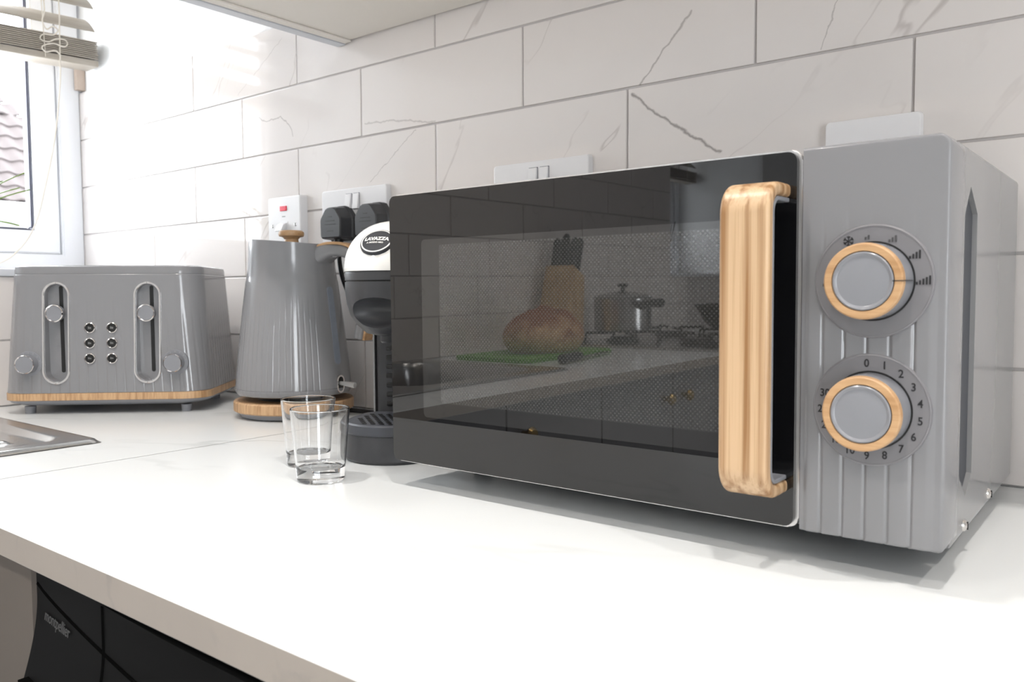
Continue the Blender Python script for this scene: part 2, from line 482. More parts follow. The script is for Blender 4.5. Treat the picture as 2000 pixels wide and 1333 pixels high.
def screen_mat():
    """perforated microwave screen: rows of tiny holes"""
    m, N, L, b = base_mat('perforated_screen')
    tc = N.new('ShaderNodeTexCoord'); sp = N.new('ShaderNodeSeparateXYZ'); L.new(tc.outputs['Object'], sp.inputs[0])
    def sn(sock, k, ph):
        a = N.new('ShaderNodeMath'); a.operation = 'MULTIPLY_ADD'; a.inputs[1].default_value = k; a.inputs[2].default_value = ph
        L.new(sock, a.inputs[0]); s = N.new('ShaderNodeMath'); s.operation = 'SINE'; L.new(a.outputs[0], s.inputs[0]); return s.outputs[0]
    s1 = sn(sp.outputs[0], 1900.0, 0); s2 = sn(sp.outputs[2], 1900.0, 0)
    mu = N.new('ShaderNodeMath'); mu.operation = 'MULTIPLY'; L.new(s1, mu.inputs[0]); L.new(s2, mu.inputs[1])
    r = N.new('ShaderNodeMapRange'); r.inputs['From Min'].default_value = 0.2; r.inputs['From Max'].default_value = 0.6; L.new(mu.outputs[0], r.inputs['Value'])
    mx = N.new('ShaderNodeMix'); mx.data_type = 'RGBA'
    mx.inputs[6].default_value = (0.030, 0.030, 0.0295, 1); mx.inputs[7].default_value = (0.058, 0.0575, 0.0565, 1)
    L.new(r.outputs[0], mx.inputs[0]); L.new(mx.outputs[2], b.inputs['Base Color'])
    b.inputs['Roughness'].default_value = 0.0; b.inputs['IOR'].default_value = 1.85
    return m
m_screen = screen_mat()
m_screen2 = plain('screen_border', (0.020, 0.020, 0.020), 0.0, ior=1.75)

# ------------------------------------------------------------------ the room shell
XL, XW, XR, YF, ZC, ZF = -1.43, -1.87, 2.2, -4.0, 1.5, -0.9    # lower wall face, window plane, right wall, front wall, ceiling, floor
SILL, HEAD = 0.216, 1.17
W1 = (0.0, -0.58); W2 = (-2.566, -3.46)

o = structure(obj('floor', box(NB(), XL - 0.6, XR, YF, 0.02, ZF - 0.05, ZF), m_floor), 'dark vinyl kitchen floor')
o = structure(obj('ceiling', box(NB(), XL - 0.6, XR + 0.1, YF - 0.1, 0.12, ZC, ZC + 0.05), m_ceiling), 'plain white ceiling')

# tiled wall behind the microwave
wall_back = structure(obj('wall_back', box(NB(), XW - 0.1, XR, 0.0, 0.1, ZF, ZC), m_plaster), 'white wall with marble-effect brick tiles behind the microwave')
TZ = [-0.0, 0.1035, 0.2045, 0.3055, 0.4065, 0.5075, 0.6085]
G = 0.0012           # half grout joint
TT = 0.007           # tile thickness proud of the plaster
def tile_rows(parent, lo, hi, phase, face):
    """face(u0,u1,z0,z1) -> bmesh box; shares mesh data among equal pieces"""
    cache = {}
    for i in range(len(TZ) - 1):
        z0, z1 = TZ[i] + G, TZ[i + 1] - G
        ph = phase + (0.151 if i % 2 == 1 else 0.0)
        k = math.floor((lo - ph) / 0.302)
        while True:
            a = ph + k * 0.302; b = a + 0.302; k += 1
            if a >= hi: break
            a2, b2 = max(a, lo) + G, min(b, hi) - G
            if b2 - a2 < 0.006: continue
            key = (round(b2 - a2, 4), round(z1 - z0, 4))
            if key not in cache:
                cache[key] = finish(face((b2 - a2) / 2, (z1 - z0) / 2)); cache[key].name = 'tile'
            t = link('tile', cache[key], m_tile, parent)
            yield t, (a2 + b2) / 2, (z0 + z1) / 2
# grout bed
obj('grout', box(NB(), XW, XR, -TT + 0.0022, 0.001, 0.0, 0.6085), m_grout, wall_back)
# rows alternate: joints at -0.3377 + k*0.302 on even rows above the worktop
for t, u, z in tile_rows(wall_back, XW, 1.0, -0.3377, lambda a, b: box(NB(), -a, a, -TT / 2, TT / 2, -b, b, 0.0012, 2)):
    t.location = (u, -TT / 2, z)

# tiles with a bold vein of their own
HERO = [[(-0.4096, 0.4771), (-0.4278, 0.4562), (-0.4433, 0.4426), (-0.4604, 0.4204), (-0.4748, 0.4060)], [(-0.482, 0.3990), (-0.4622, 0.381), (-0.4397, 0.3654), (-0.4178, 0.3498), (-0.4025, 0.3385), (-0.3758, 0.3218)],
        [(-0.9336, 0.4250), (-0.8823, 0.4222), (-0.8407, 0.4167), (-0.7912, 0.4080)], [(-1.2085, 0.4751), (-1.176, 0.4597), (-1.1369, 0.4628), (-1.1145, 0.4459), (-1.1057, 0.4285)],
        [(-0.8288, 0.4030), (-0.8619, 0.382), (-0.8888, 0.3616), (-0.9255, 0.3384)], [(-0.250, 0.470), (-0.2565, 0.4516), (-0.262, 0.4333), (-0.27, 0.4104)], [(-1.1299, 0.5866), (-1.2014, 0.5459), (-1.2544, 0.516)]]
WID = [0.0022, 0.0028, 0.0022, 0.0016, 0.0010, 0.0012, 0.0010]; STR = [0.55, 0.75, 0.35, 0.45, 0.4, 0.45, 0.3]
for pts, wd, st in zip(HERO, WID, STR):
    mx_ = sum(p[0] for p in pts) / len(pts); mz_ = sum(p[1] for p in pts) / len(pts)
    best = min((t for t in wall_back.children if t.name.startswith('tile')), key=lambda t: max(abs(t.location.x - mx_) / 0.15, abs(t.location.z - mz_) / 0.05))
    loc = [(p[0] - best.location.x, p[1] - best.location.z) for p in pts]
    best.data = best.data.copy()
    best.data.materials[0] = vein_mat(m_tile, loc, wd, st)

# window wall: lower part, pier between the windows, lintels
def wbox(bm, y0, y1, z0, z1): return box(bm, XL - 0.55, XL, y0, y1, z0, z1)
bm = NB()
box(bm, XW - 0.12, XL, YF, 0.0, ZF, SILL - 0.012)
box(bm, XW - 0.12, XL, W2[0], W1[1], SILL - 0.012, HEAD)
box(bm, XW - 0.12, XL, YF, W2[1], SILL - 0.012, HEAD)
box(bm, XW - 0.12, XL, YF, 0.0, HEAD, ZC)
wall_left = structure(obj('wall_left', bm, m_plaster), 'window wall, tiled below the deep window recesses')
bm = NB()
box(bm, XL - 0.001, XL + TT - 0.0022, YF, -TT, 0, TZ[2])
box(bm, XL - 0.001, XL + TT - 0.0022, W2[0], W1[1], TZ[2], TZ[-1])
obj('grout', bm, m_grout, wall_left)
TZ_full = TZ
TZ = TZ_full[:3]
def facel(a, b): return box(NB(), -TT / 2, TT / 2, -a, a, -b, b, 0.0012, 2)
for t, u, z in tile_rows(wall_left, -2.7, -TT, -0.12, facel): t.location = (XL + TT / 2, u, z)
TZ = TZ_full[2:]
for t, u, z in tile_rows(wall_left, W2[0], W1[1], -0.02, facel): t.location = (XL + TT / 2, u, z)
TZ = TZ_full

structure(obj('wall_front', box(NB(), XL - 0.6, XR, YF - 0.1, YF, ZF, ZC), m_plaster), 'far white wall across the kitchen')
bm = NB()
DY0, DY1, DZ1 = -1.7, -2.65, 1.15
box(bm, XR, XR + 0.1, DY0, 0.1, ZF, ZC); box(bm, XR, XR + 0.1, YF - 0.1, DY1, ZF, ZC); box(bm, XR, XR + 0.1, DY1, DY0, DZ1, ZC)
structure(obj('wall_right', bm, m_plaster), 'white wall around the added glazed door')
dr = structure(empty('added_door_1', (XR + 0.05, (DY0 + DY1) / 2, ZF)), 'white framed glazed back door, added to let in daylight')  # unseen door, added to bring more daylight into the room
hw = (DY0 - DY1) / 2; hh = DZ1 - ZF
bm = NB()
for yy in (-hw, hw - 0.12): box(bm, -0.03, 0.03, yy, yy + 0.12, 0, hh, 0.004)
obj('stile', bm, m_upvc, dr)
bm = NB()
for z0, z1 in ((0, 0.2), (hh - 0.12, hh)): box(bm, -0.03, 0.03, -hw, hw, z0, z1, 0.004)
obj('rail', bm, m_upvc, dr)
obj('pane', box(NB(), -0.004, 0.004, -hw + 0.12, hw - 0.12, 0.2, hh - 0.12), m_glass, dr)

# window sills, grey edge trim
for i, (a, b) in enumerate((W1, W2)):
    structure(obj('trim_%d' % (i + 1), box(NB(), XW - 0.02, XL + 0.012, b, a - TT * (i == 0), SILL - 0.012, SILL, 0.002), m_cabedge), 'grey-white window board with a slim front edge')

# windows
def window(name, y0, y1, label, single=False):
    w = structure(empty(name, (XW + 0.0, y0, SILL)), label)
    L = y0 - y1; Hh = HEAD - SILL
    def fr(name2, parent, a, b, z0, z1, wd, x0, x1, mat, mitre=True):
        # four mitred bars of a rectangular frame lying in the yz plane
        for (p, q, r, s) in (((a, z0), (b, z0), (b - wd, z0 + wd), (a + wd, z0 + wd)), ((b, z0), (b, z1), (b - wd, z1 - wd), (b - wd, z0 + wd)),
                             ((b, z1), (a, z1), (a + wd, z1 - wd), (b - wd, z1 - wd)), ((a, z1), (a, z0), (a + wd, z0 + wd), (a + wd, z1 - wd))):
            bmx = NB(); prism(bmx, [p, q, r, s], x0, x1, plane='yz')
            bmesh.ops.bevel(bmx, geom=[e for e in bmx.edges if e.calc_length() > wd * 1.6], offset=0.003, segments=2, affect='EDGES')
            obj(name2, bmx, mat, parent)
    fr('frame', w, -L, -0.002, 0.0, Hh, 0.045, -0.03, 0.03, m_upvc)
    if not single: obj('mullion', box(NB(), -0.03, 0.029, -L / 2 - 0.022, -L / 2 + 0.022, 0.045, Hh - 0.045, 0.003), m_upvc, w)
    for (a, b) in (((-L + 0.046, -0.048),) if single else ((-L + 0.046, -L / 2 - 0.023), (-L / 2 + 0.023, -0.048))):
        s = empty('sash', (0, 0, 0)); s.parent = w
        fr('sash_bar', s, a, b, 0.046, Hh - 0.046, 0.048, -0.028, 0.022, m_upvc)
        fr('gasket', s, a + 0.047, b - 0.047, 0.046 + 0.047, Hh - 0.046 - 0.047, 0.006, -0.012, 0.012, m_gasket)
        obj('pane', box(NB(), -0.004, 0.004, a + 0.047, b - 0.047, 0.093, Hh - 0.093), m_glass, s)
    return w
window('window_1', W1[0] - 0.004, W1[1], 'white framed window beside the tiled wall', True)
window('window_2', W2[0], W2[1], 'far white framed window beyond the hob')
structure(obj('trim_3', box(NB(), XW + 0.032, XW + 0.045, -0.018, -0.001, 0.612, 0.66), m_timber), 'bare timber strip above the tiles beside the window frame')

# ------------------------------------------------------------------ worktops
YE, XJ, TH = -0.603, -0.8545, 0.022
def worktop(name, me, label):
    o = link(name, me, m_worktop)
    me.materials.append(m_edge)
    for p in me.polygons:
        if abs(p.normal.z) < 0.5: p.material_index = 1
    return tag(o, label, 'worktop')
worktop('worktop', finish(box(NB(), XJ + 0.0013, 1.0, YE, -TT - 0.0005, -TH, 0.0, 0.0008, 1)), 'white marble-effect worktop carrying the microwave and the glasses')
SX0, SX1, SY0, SY1 = -1.405, -0.972, -0.388, -1.245       # sink rectangle
cut = finish(box(NB(), SX0 + 0.03, SX1 - 0.03, SY1 + 0.03, SY0 - 0.03, -0.1, 0.1))
me = boolean(finish(box(NB(), XL + TT + 0.0005, XJ - 0.0013, -2.7, -TT - 0.0005, -TH, 0.0, 0.0008, 1)), [cut])
ww = worktop('worktop', me, 'white marble-effect worktop under the window holding the sink and toaster')
obj('joint_strip', box(NB(), XJ - 0.0012, XJ + 0.0012, YE, -TT - 0.001, -TH, -0.0002), plain('joint_sealant', (0.16, 0.16, 0.16), 0.6), ww)

# ------------------------------------------------------------------ wall cabinet
wc = tag(empty('wall_cabinet', (-0.991, 0, 0.55)), 'cream wall cabinet fixed above the tiles, seen from below', 'cabinet')
box_ = lambda *a, **k: box(NB(), *a, **k)
obj('side_panel', box_(0, 0.018, -0.30, -TT - 0.0005, -0.004, 0.7, bev=0.001), m_cabedge, wc)
obj('bottom_panel', box_(0.0195, 1.78, -0.30, -0.0125, 0.0, 0.018), m_cab, wc)
obj('edge_strip', box_(0.0195, 0.034, -0.30, -0.011, -0.003, -0.0003, bev=0.0005), m_cab, wc)
obj('top_panel', box_(0.0195, 1.78, -0.30, -0.0125, 0.68, 0.7), m_cab, wc)
obj('side_panel', box_(1.782, 1.80, -0.30, -TT - 0.0005, 0.0, 0.7, bev=0.001), m_cabedge, wc)
obj('back_panel', box_(0.0195, 1.78, -0.0122, -0.0085, 0.019, 0.679), m_cab, wc)
for k in range(3):
    d = obj('door', box_(0.002 + k * 0.6, 0.598 + k * 0.6, -0.321, -0.302, 0.004, 0.7, bev=0.002), m_cab, wc)
    obj('knob', lathe(NB(), [(0.004, 0), (0.004, 0.012), (0.011, 0.016), (0.012, 0.022), (0.0, 0.025)], 24, (0.55 + k * 0.6, -0.321, 0.06), axis='-y'), m_brass, d)

# ------------------------------------------------------------------ base units and the black appliance
tag(obj('corner_panel', box_(XJ + 0.02, -0.668, -0.5855, -0.5675, ZF + 0.1, -TH - 0.001), m_base), 'plain beige filler panel left of the black appliance, coloured as in shade', 'panel')
ap = tag(empty('dishwasher', (-0.36, -0.585, ZF)), 'black bow-fronted appliance with grey lettering under the worktop', 'appliance')
ZT = -TH - 0.006 - ZF
def apy(x, z):
    d = (ZT - z)
    t = min(1, max(0, (d - 0.025) / 0.15)); t = t * t * (3 - 2 * t)
    e = min(1, max(0, (z - 0.02) / 0.08))
    return -0.016 * (1 - (x / 0.3) ** 2) - 0.032 * t
bm = NB()
nx, nz = 40, 80
rows = []
for j in range(nz + 1):
    z = 0.02 + (ZT - 0.02) * (1 - (1 - j / nz) ** 2)
    rows.append([Vector((-0.3 + 0.6 * i / nx, apy(-0.3 + 0.6 * i / nx, z), z)) for i in range(nx + 1)])
V = [[bm.verts.new(p) for p in r] for r in rows]
Bk = [[bm.verts.new(Vector((p.x, 0.02, p.z))) for p in (r[0], r[-1])] for r in rows]
for j in range(nz):
    for i in range(nx): bm.faces.new((V[j][i], V[j][i + 1], V[j + 1][i + 1], V[j + 1][i]))
    bm.faces.new((Bk[j][0], V[j][0], V[j + 1][0], Bk[j + 1][0])); bm.faces.new((V[j][-1], Bk[j][1], Bk[j + 1][1], V[j + 1][-1]))
bm.faces.new([v for v in V[-1]] + [Bk[-1][1], Bk[-1][0]])
obj('front', bm, plain('black_appliance', (0.006, 0.006, 0.006), 0.45, spec=0.08, var=0.05), ap)
obj('carcase', box_(-0.298, 0.298, 0.021, 0.53, 0.02, ZT), m_black, ap)
def seam(pts):
    tube_pts = []
    for (x, z) in pts: tube_pts.append((x, apy(x, z) + 0.0006, z))
    return tube(NB(), tube_pts, 0.0017, 6)
fz = lambda d: ZT - d
obj('seam', seam([(-0.297 + 0.594 * k / 40, fz(0.016 + 0.030 * min(1, k / 18) ** 0.8)) for k in range(41)]), m_bezel, ap)
obj('seam', seam([(-0.172, fz(0.001 + 0.2 * k / 20)) for k in range(21)]), m_bezel, ap)
obj('seam', seam([(-0.172 + 0.468 * k / 20, fz(0.150)) for k in range(21)]), m_bezel, ap)
dx, dz = -0.252, fz(0.034)
ang = math.atan2(0.016 * 2 * 0.252 / 0.09, 1)
tl = text('lettering', 'montpellier', 0.0115, plain('appliance_print', (0.10, 0.10, 0.10), 0.6), ap, (dx, apy(dx, dz) - 0.0012, dz), (R(90 - 8), 0, -ang), align='CENTER', sx=0.95)
obj('control_recess', box_(-0.292, -0.20, apy(-0.25, fz(0.105)) + 0.004, apy(-0.25, fz(0.105)) + 0.02, fz(0.150), fz(0.082)), m_bezel, ap)

# base cupboards under the window worktop (seen in the microwave door)
for k in range(3):
    y0 = -0.62 - k * 0.62
    bc = tag(empty('base_cupboard', (XJ - 0.035, y0 - 0.31, ZF)), ['grey base cupboard nearest the corner under the sink', 'grey base cupboard below the chopping board', 'grey base cupboard below the hob'][k], 'cupboard', 'grey base cupboards under the window worktop')
    obj('carcase', box_(-0.50, -0.021, -0.309, 0.309, 0.1, 0.72 if k == 0 else 0.875), m_carcase, bc)
    obj('plinth', box_(-0.07, -0.05, -0.309, 0.309, 0.0, 0.098), m_carcase, bc)
    for s in (-1, 1):
        d = obj('door', box_(-0.02, 0.0, 0.002 if s > 0 else -0.308, 0.308 if s > 0 else -0.002, 0.103, 0.872, bev=0.002), m_carcase, bc)
        obj('knob', lathe(NB(), [(0.005, 0), (0.005, 0.012), (0.012, 0.016), (0.014, 0.022), (0.010, 0.027), (0, 0.028)], 24, (0.0, 0.045 * s, 0.815), axis='x'), m_brass, d)

# ------------------------------------------------------------------ sink
sk = tag(empty('sink', ((SX0 + SX1) / 2, (SY0 + SY1) / 2, 0.0)), 'stainless steel inset sink with ridged drainer', 'sink')
ax, ay = (SX1 - SX0) / 2, (SY0 - SY1) / 2
def ss(t): t = min(1, max(0, t)); return t * t * (3 - 2 * t)
def sdrect(x, y, cx, cy, a, b, r):
    qx, qy = abs(x - cx) - a + r, abs(y - cy) - b + r
    return math.hypot(max(qx, 0), max(qy, 0)) + min(max(qx, qy), 0) - r
def sinkz(x, y):
    z = 0.005
    d = sdrect(x, y, 0, 0, ax, ay, 0.012)
    z -= 0.004 * ss((d + 0.004) / 0.004)
    d = sdrect(x, y, 0.0, ay - 0.2, ax - 0.028, 0.172, 0.03)          # drainer tray
    t = ss(-d / 0.009); z -= 0.0055 * t
    if t > 0.5:
        k = (x + ax) / (2 * ax) * 7
        rr = abs((k % 1) - 0.5)
        if abs(y - (ay - 0.2)) < 0.13: z += 0.0032 * ss((0.22 - rr) / 0.12)
    d = sdrect(x, y, 0.0, -ay + 0.235, ax - 0.04, 0.19, 0.07)          # bowl
    z -= 0.15 * ss(-d / 0.03)
    return z
bm = NB()
nx, ny = 130, 220
xs = [-ax + 2 * ax * i / nx for i in range(nx + 1)]; ys = [-ay + 2 * ay * j / ny for j in range(ny + 1)]
V = [[bm.verts.new((x, y, sinkz(x, y))) for x in xs] for y in ys]
for j in range(ny):
    for i in range(nx): bm.faces.new((V[j][i], V[j][i + 1], V[j + 1][i + 1], V[j + 1][i]))
obj('basin', bm, m_steel, sk, angle=60)
obj('drain', lathe(NB(), [(0.0, 0.004), (0.02, 0.004), (0.034, 0.006), (0.037, 0.001), (0.037, -0.004)], 32, (0, -ay + 0.235, -0.144)), m_chrome, sk)

# ------------------------------------------------------------------ microwave
MX = -0.317
mw = tag(empty('microwave', (MX, -0.33, 0.0), (R(0.40), 0, 0)), 'grey microwave with black glass door and wooden handle', 'microwave')
MZ0, MZ1 = 0.0225, 0.2595
XD = 0.1415            # split between door and control panel
# door
door = empty('door'); door.parent = mw
def orr(x0, x1, z0, z1, r, seg=5): return shift(rrect((x1 - x0) / 2, (z1 - z0) / 2, r, seg), (x0 + x1) / 2, (z0 + z1) / 2)
obj('door_frame', prism(NB(), orr(-0.2233, XD - 0.0004, MZ0, MZ1, 0.007), 0.003, 0.046, bev=0.0012), m_silver, door)
WIN = orr(-0.1832, 0.1035, 0.0655, 0.2185, 0.004)
bm = NB()
plate_with_hole(bm, orr(-0.2217, XD - 0.0026, MZ0 + 0.0016, MZ1 - 0.0016, 0.006), WIN, -0.0010, 0.0028)
obj('door_glass', bm, m_blackg, door)
bm = NB()
plate_with_hole(bm, WIN, orr(-0.1625, 0.098, 0.0790, 0.2135, 0.003), -0.0010, 0.0026)
obj('window_border', bm, m_screen2, door)
obj('window_screen', prism(NB(), orr(-0.1625, 0.098, 0.0790, 0.2135, 0.003), -0.0010, 0.0027), m_screen, door)
# handle: bent strip, wood outside, grey liner inside
def strip_path(y0, z0, z1, r, so, n=8):
    p = [(y0, z1)]
    for k in range(n + 1):
        a = R(90 * k / n); p.append((-so + r - r * math.sin(a), z1 - r + r * math.cos(a)))
    for k in range(n + 1):
        a = R(90 * k / n); p.append((-so + r - r * math.cos(a), z0 + r - r * math.sin(a)))
    p.append((y0, z0))
    return p
def bent_strip(bm, path, w, x0, t, bev):
    """solid strip: path (y,z), thickness t towards the inside, rounded across its width"""
    n = len(path); sec = []
    for i in range(n):
        a = Vector(path[max(i - 1, 0)]); b = Vector(path[min(i + 1, n - 1)])
        d = (b - a).normalized(); nr = Vector((-d.y, d.x))     # points to the outside (-y side)
        P = Vector(path[i])
        ring = []
        for (u, v) in rrect(w / 2, t / 2, bev, 4):
            q = P + nr * (-(t / 2) + v) * 1.0
            ring.append(Vector((x0 + w / 2 + u, q.x, q.y)))
        sec.append(ring)
    return loft(bm, sec)
hp = strip_path(-0.0012, 0.0455, 0.2385, 0.019, 0.036)
# orient: outward normal must face -y for the straight part
hd = obj('handle', bent_strip(NB(), hp[::-1], 0.0315, 0.1035, 0.0085, 0.003), m_ash, door)
hp2 = strip_path(-0.0012, 0.0455 + 0.0086, 0.2385 - 0.0086, 0.0106, 0.036 - 0.0086)
obj('handle_liner', bent_strip(NB(), hp2[::-1], 0.0300, 0.10425, 0.0028, 0.0008), m_greyl, hd)

# control panel with vertical pleats that fade out towards the top
panel = empty('control_panel'); panel.parent = mw
bm = NB()
PX0, PX1 = XD + 0.0008, 0.2236
NXp, NZp = 150, 40
def ple(x, z):
    k = ((x - PX0) / 0.0128) % 1.0
    amp = 0.0011 * ss((0.235 - z) / 0.09)
    t = ss(min(k, 1 - k) / 0.13)
    edge = ss((PX1 - x - 0.004) / 0.006) * ss((x - PX0 - 0.002) / 0.003)
    return -amp * t * edge
CR = 0.0075
def corner(x, z):
    # rounded vertical right edge and top-right corner: push back
    d = max(0, x - (PX1 - 0.0022)) / 0.0022
    dz1 = max(0, z - (MZ1 - 0.0018)) / 0.0018; dz0 = max(0, (MZ0 + 0.0018) - z) / 0.0018
    q = min(1, math.sqrt(d * d + dz1 * dz1 + dz0 * dz0))
    return 0.0022 * (1 - math.sqrt(max(0, 1 - q * q)))
def clampx(x, z):
    # top right and bottom right corner radius in the xz outline
    for zc, s in ((MZ1 - CR, 1), (MZ0 + 0.003, -1)):
        r = CR if s > 0 else 0.003
        if (z - zc) * s > 0:
            lim = PX1 - r + math.sqrt(max(0, r * r - (z - zc) ** 2))
            return PX0 + (x - PX0) * (lim - PX0) / (PX1 - PX0)
    return x
xs = [PX0 + (PX1 - PX0) * i / NXp for i in range(NXp + 1)]
zs = sorted(set([MZ0 + (MZ1 - MZ0) * j / NZp for j in range(NZp + 1)] + [MZ1 - CR * (1 - math.sin(R(90 * k / 8))) for k in range(9)] + [MZ0 + 0.0009 * k for k in range(4)]))
fr = [[bm.verts.new((clampx(x, z), 0.0002 + ple(x, z) + corner(x, z), z)) for x in xs] for z in zs]
bk = [[bm.verts.new((clampx(x, z), 0.0400, z)) for x in (xs[0], xs[-1])] for z in zs]
for j in range(len(zs) - 1):
    for i in range(NXp): bm.faces.new((fr[j][i], fr[j][i + 1], fr[j + 1][i + 1], fr[j + 1][i]))
    bm.faces.new((bk[j][0], fr[j][0], fr[j + 1][0], bk[j + 1][0]))
    bm.faces.new((fr[j][-1], bk[j][1], bk[j + 1][1], fr[j + 1][-1]))
bm.faces.new(fr[0][::-1] + [bk[0][0], bk[0][1]]); bm.faces.new(fr[-1] + [bk[-1][1], bk[-1][0]])
obj('fascia', bm, m_grey, panel, angle=50)

def dial(cz, timer):
    cx = 0.1838
    d = obj('dial', lathe(NB(), [(0.0, 0.0016), (0.0316, 0.0016), (0.0322, 0.0020), (0.0329, 0.0017), (0.0333, 0.0006), (0.0333, -0.0012)], 96, (cx, 0.0, cz), axis='-y'), m_greyd, panel)
    k = empty('knob', (cx, -0.0017, cz)); k.parent = panel
    obj('knob_gap', lathe(NB(), [(0, 0.0003), (0.0232, 0.0003), (0.0232, 0.0)], 64, axis='-y'), m_black, k)
    obj('knob_body', lathe(NB(), [(0.0222, 0.0004), (0.0218, 0.0170), (0.0170, 0.0170)], 64, axis='-y'), m_greyl, k)
    ring = obj('wood_ring', lathe(NB(), [(0.0218, 0.0170), (0.0214, 0.0200), (0.0206, 0.0208), (0.0172, 0.0208), (0.0168, 0.0200), (0.0168, 0.0165)], 64, axis='-y'), m_oak, k)
    obj('cap', lathe(NB(), [(0.0166, 0.0170), (0.0165, 0.0205), (0.0158, 0.0211), (0.0150, 0.0208), (0.0142, 0.0202), (0.0080, 0.0206), (0.0, 0.0208)], 64, axis='-y'), m_greyl, k)
    def at(a, r): return (cx + r * math.sin(a), -0.00175, cz + r * math.cos(a))
    if timer:
        for i, s in enumerate(('0', '1', '2', '3', '4', '5', '6', '7', '8', '9', '10', '15', '20', '25', '30')):
            text('numeral', s, 0.0066, m_print, panel, at(R(-5 + 20.9 * i), 0.0275), sx=0.9, bold=0.0001)
    else:
        def bars(a, n, r=0.0272):
            bmx = NB(); x0, _, z0 = at(R(a), r)
            for q in range(n):
                hgt = 0.0016 + 0.0011 * q * (4 / max(n, 4))
                xx = x0 + (q - (n - 1) / 2) * 0.0017
                box(bmx, xx - 0.0005, xx + 0.0005, -0.0019, -0.0017, z0 - 0.0028, z0 - 0.0028 + hgt)
            obj('power_mark', bmx, m_printd if n < 4 else m_print, panel)
        bars(-90, 1, 0.0278); bars(-7, 2); bars(23, 3); bars(56, 4); bars(89, 5)
        bmx = NB(); x0, _, z0 = at(R(-30), 0.0275)
        for q in range(3):
            a = R(60 * q + 30); c_, s_ = math.cos(a), math.sin(a)
            for rr in (1,):
                tube(bmx, [(x0 - 0.003 * c_, -0.0018, z0 - 0.003 * s_), (x0 + 0.003 * c_, -0.0018, z0 + 0.003 * s_)], 0.00032, 4)
            for e in (-1, 1):
                px, pz = x0 + e * 0.0019 * c_, z0 + e * 0.0019 * s_
                for w in (-1, 1):
                    b2 = a + w * R(50) + (PI if e < 0 else 0)
                    tube(bmx, [(px, -0.0018, pz), (px + 0.0013 * math.cos(b2), -0.0018, pz + 0.0013 * math.sin(b2))], 0.00026, 4)
        obj('snowflake_mark', bmx, m_print, panel)
        obj('pointer', box_(0.0160, 0.0226, -0.0211, -0.003, -0.00025, 0.00025), m_print, k)
dial(0.1778, False)
dial(0.1022, True)

# body shell with recessed slot on the right side
BX0, BX1, BY0, BY1, BZ0, BZ1 = -0.219, 0.2185, 0.050, 0.305, 0.011, 0.262
bodyme = finish(box(NB(), BX0, BX1, BY0, BY1, BZ0, BZ1, 0.003, 2))
slot_out = [(0.096, 0.036), (0.116, 0.048), (0.116, 0.222), (0.090, 0.238), (0.072, 0.219), (0.072, 0.053)]
bodyme = boolean(bodyme, [finish(prism(NB(), slot_out, BX1 - 0.0035, BX1 + 0.02, plane='yz'))])
obj_body = link('casing', bodyme, m_mwbody, mw)
obj('side_recess', prism(NB(), [((u - 0.094) * 0.97 + 0.094, (v - 0.14) * 0.995 + 0.14) for u, v in slot_out], BX1 - 0.0034, BX1 - 0.003, plane='yz'), m_mwslot, mw)
obj('inner_frame', box_(0.146, 0.212, 0.0405, 0.0465, 0.026, 0.250), m_mwslot, mw)
obj('inner_frame', box_(-0.214, 0.214, 0.047, 0.0499, 0.026, 0.255), m_mwslot, mw)
obj('top_lip', box_(-0.2195, 0.2170, 0.0402, 0.052, 0.2575, 0.2625, bev=0.002), m_mwbody, mw)
obj('side_lip', box_(0.2150, 0.2200, 0.0402, 0.052, 0.028, 0.2575, bev=0.001), m_mwbody, mw)
for yy, zz in ((0.092, 0.0175), (0.187, 0.0195)):
    s = obj('screw', lathe(NB(), [(0.0, 0.0026), (0.002, 0.0024), (0.0036, 0.0012), (0.0040, 0.0)], 20, (BX1, yy, zz), axis='x'), m_chrome, mw)
    obj('screw_slot', box_(BX1 + 0.0022, BX1 + 0.0029, yy - 0.0006, yy + 0.0006, zz - 0.0026, zz + 0.0026), m_black, s)
for fx in (-0.19, 0.19):
    for fy in (0.085, 0.27):
        obj('foot', lathe(NB(), [(0, 0.0115), (0.009, 0.0115), (0.0085, 0.0006 - fy * 0.007), (0.0, 0.0006 - fy * 0.007)], 20, (fx, fy, 0)), m_black, mw)

# ------------------------------------------------------------------ toaster
TU = R(43.03)
tw = tag(empty('toaster', (-1.2095 - 0.6824 * 0.102, -0.274 + 0.7309 * 0.102, 0), (0, 0, TU)), 'grey ribbed four-slice toaster with a wood band', 'toaster')
# local: x along the front, -y towards the viewer
TA, TB = 0.1465, 0.102
def ttaper(z): return 1 - 0.085 * ss((z - 0.02) / 0.25) - 0.02 * (1 - ss(z / 0.03))
def tsec(z, inset=0.0, ribs=True, z2=None):
    k = (0.217 - z) / 0.19
    a = TA - 0.011 * (z - 0.03) / 0.19 - inset; b = TB - 0.012 * (z - 0.03) / 0.19 - inset
    r = 0.036
    pts = rrect(a, b, r, 24)
    # resample evenly by arc length
    P = [Vector(p) for p in pts]; n = len(P)
    L = [0]
    for i in range(n): L.append(L[-1] + (P[(i + 1) % n] - P[i]).length)
    N_ = 560; out = []; i = 0
    amp = 0.0006 * ss((0.175 - z) / 0.07) if ribs else 0
    for q in range(N_):
        s = L[-1] * q / N_
        while L[i + 1] < s: i += 1
        t = (s - L[i]) / max(1e-9, L[i + 1] - L[i])
        p = P[i].lerp(P[(i + 1) % n], t)
        d = (P[(i + 1) % n] - P[i]).normalized(); nr = Vector((d.y, -d.x))
        kk = (q / N_ * 70) % 1.0
        p = p - nr * amp * (1 - ss(min(kk, 1 - kk) / 0.16))
        out.append(Vector((p.x, p.y, z2 if z2 is not None else z)))
    return out
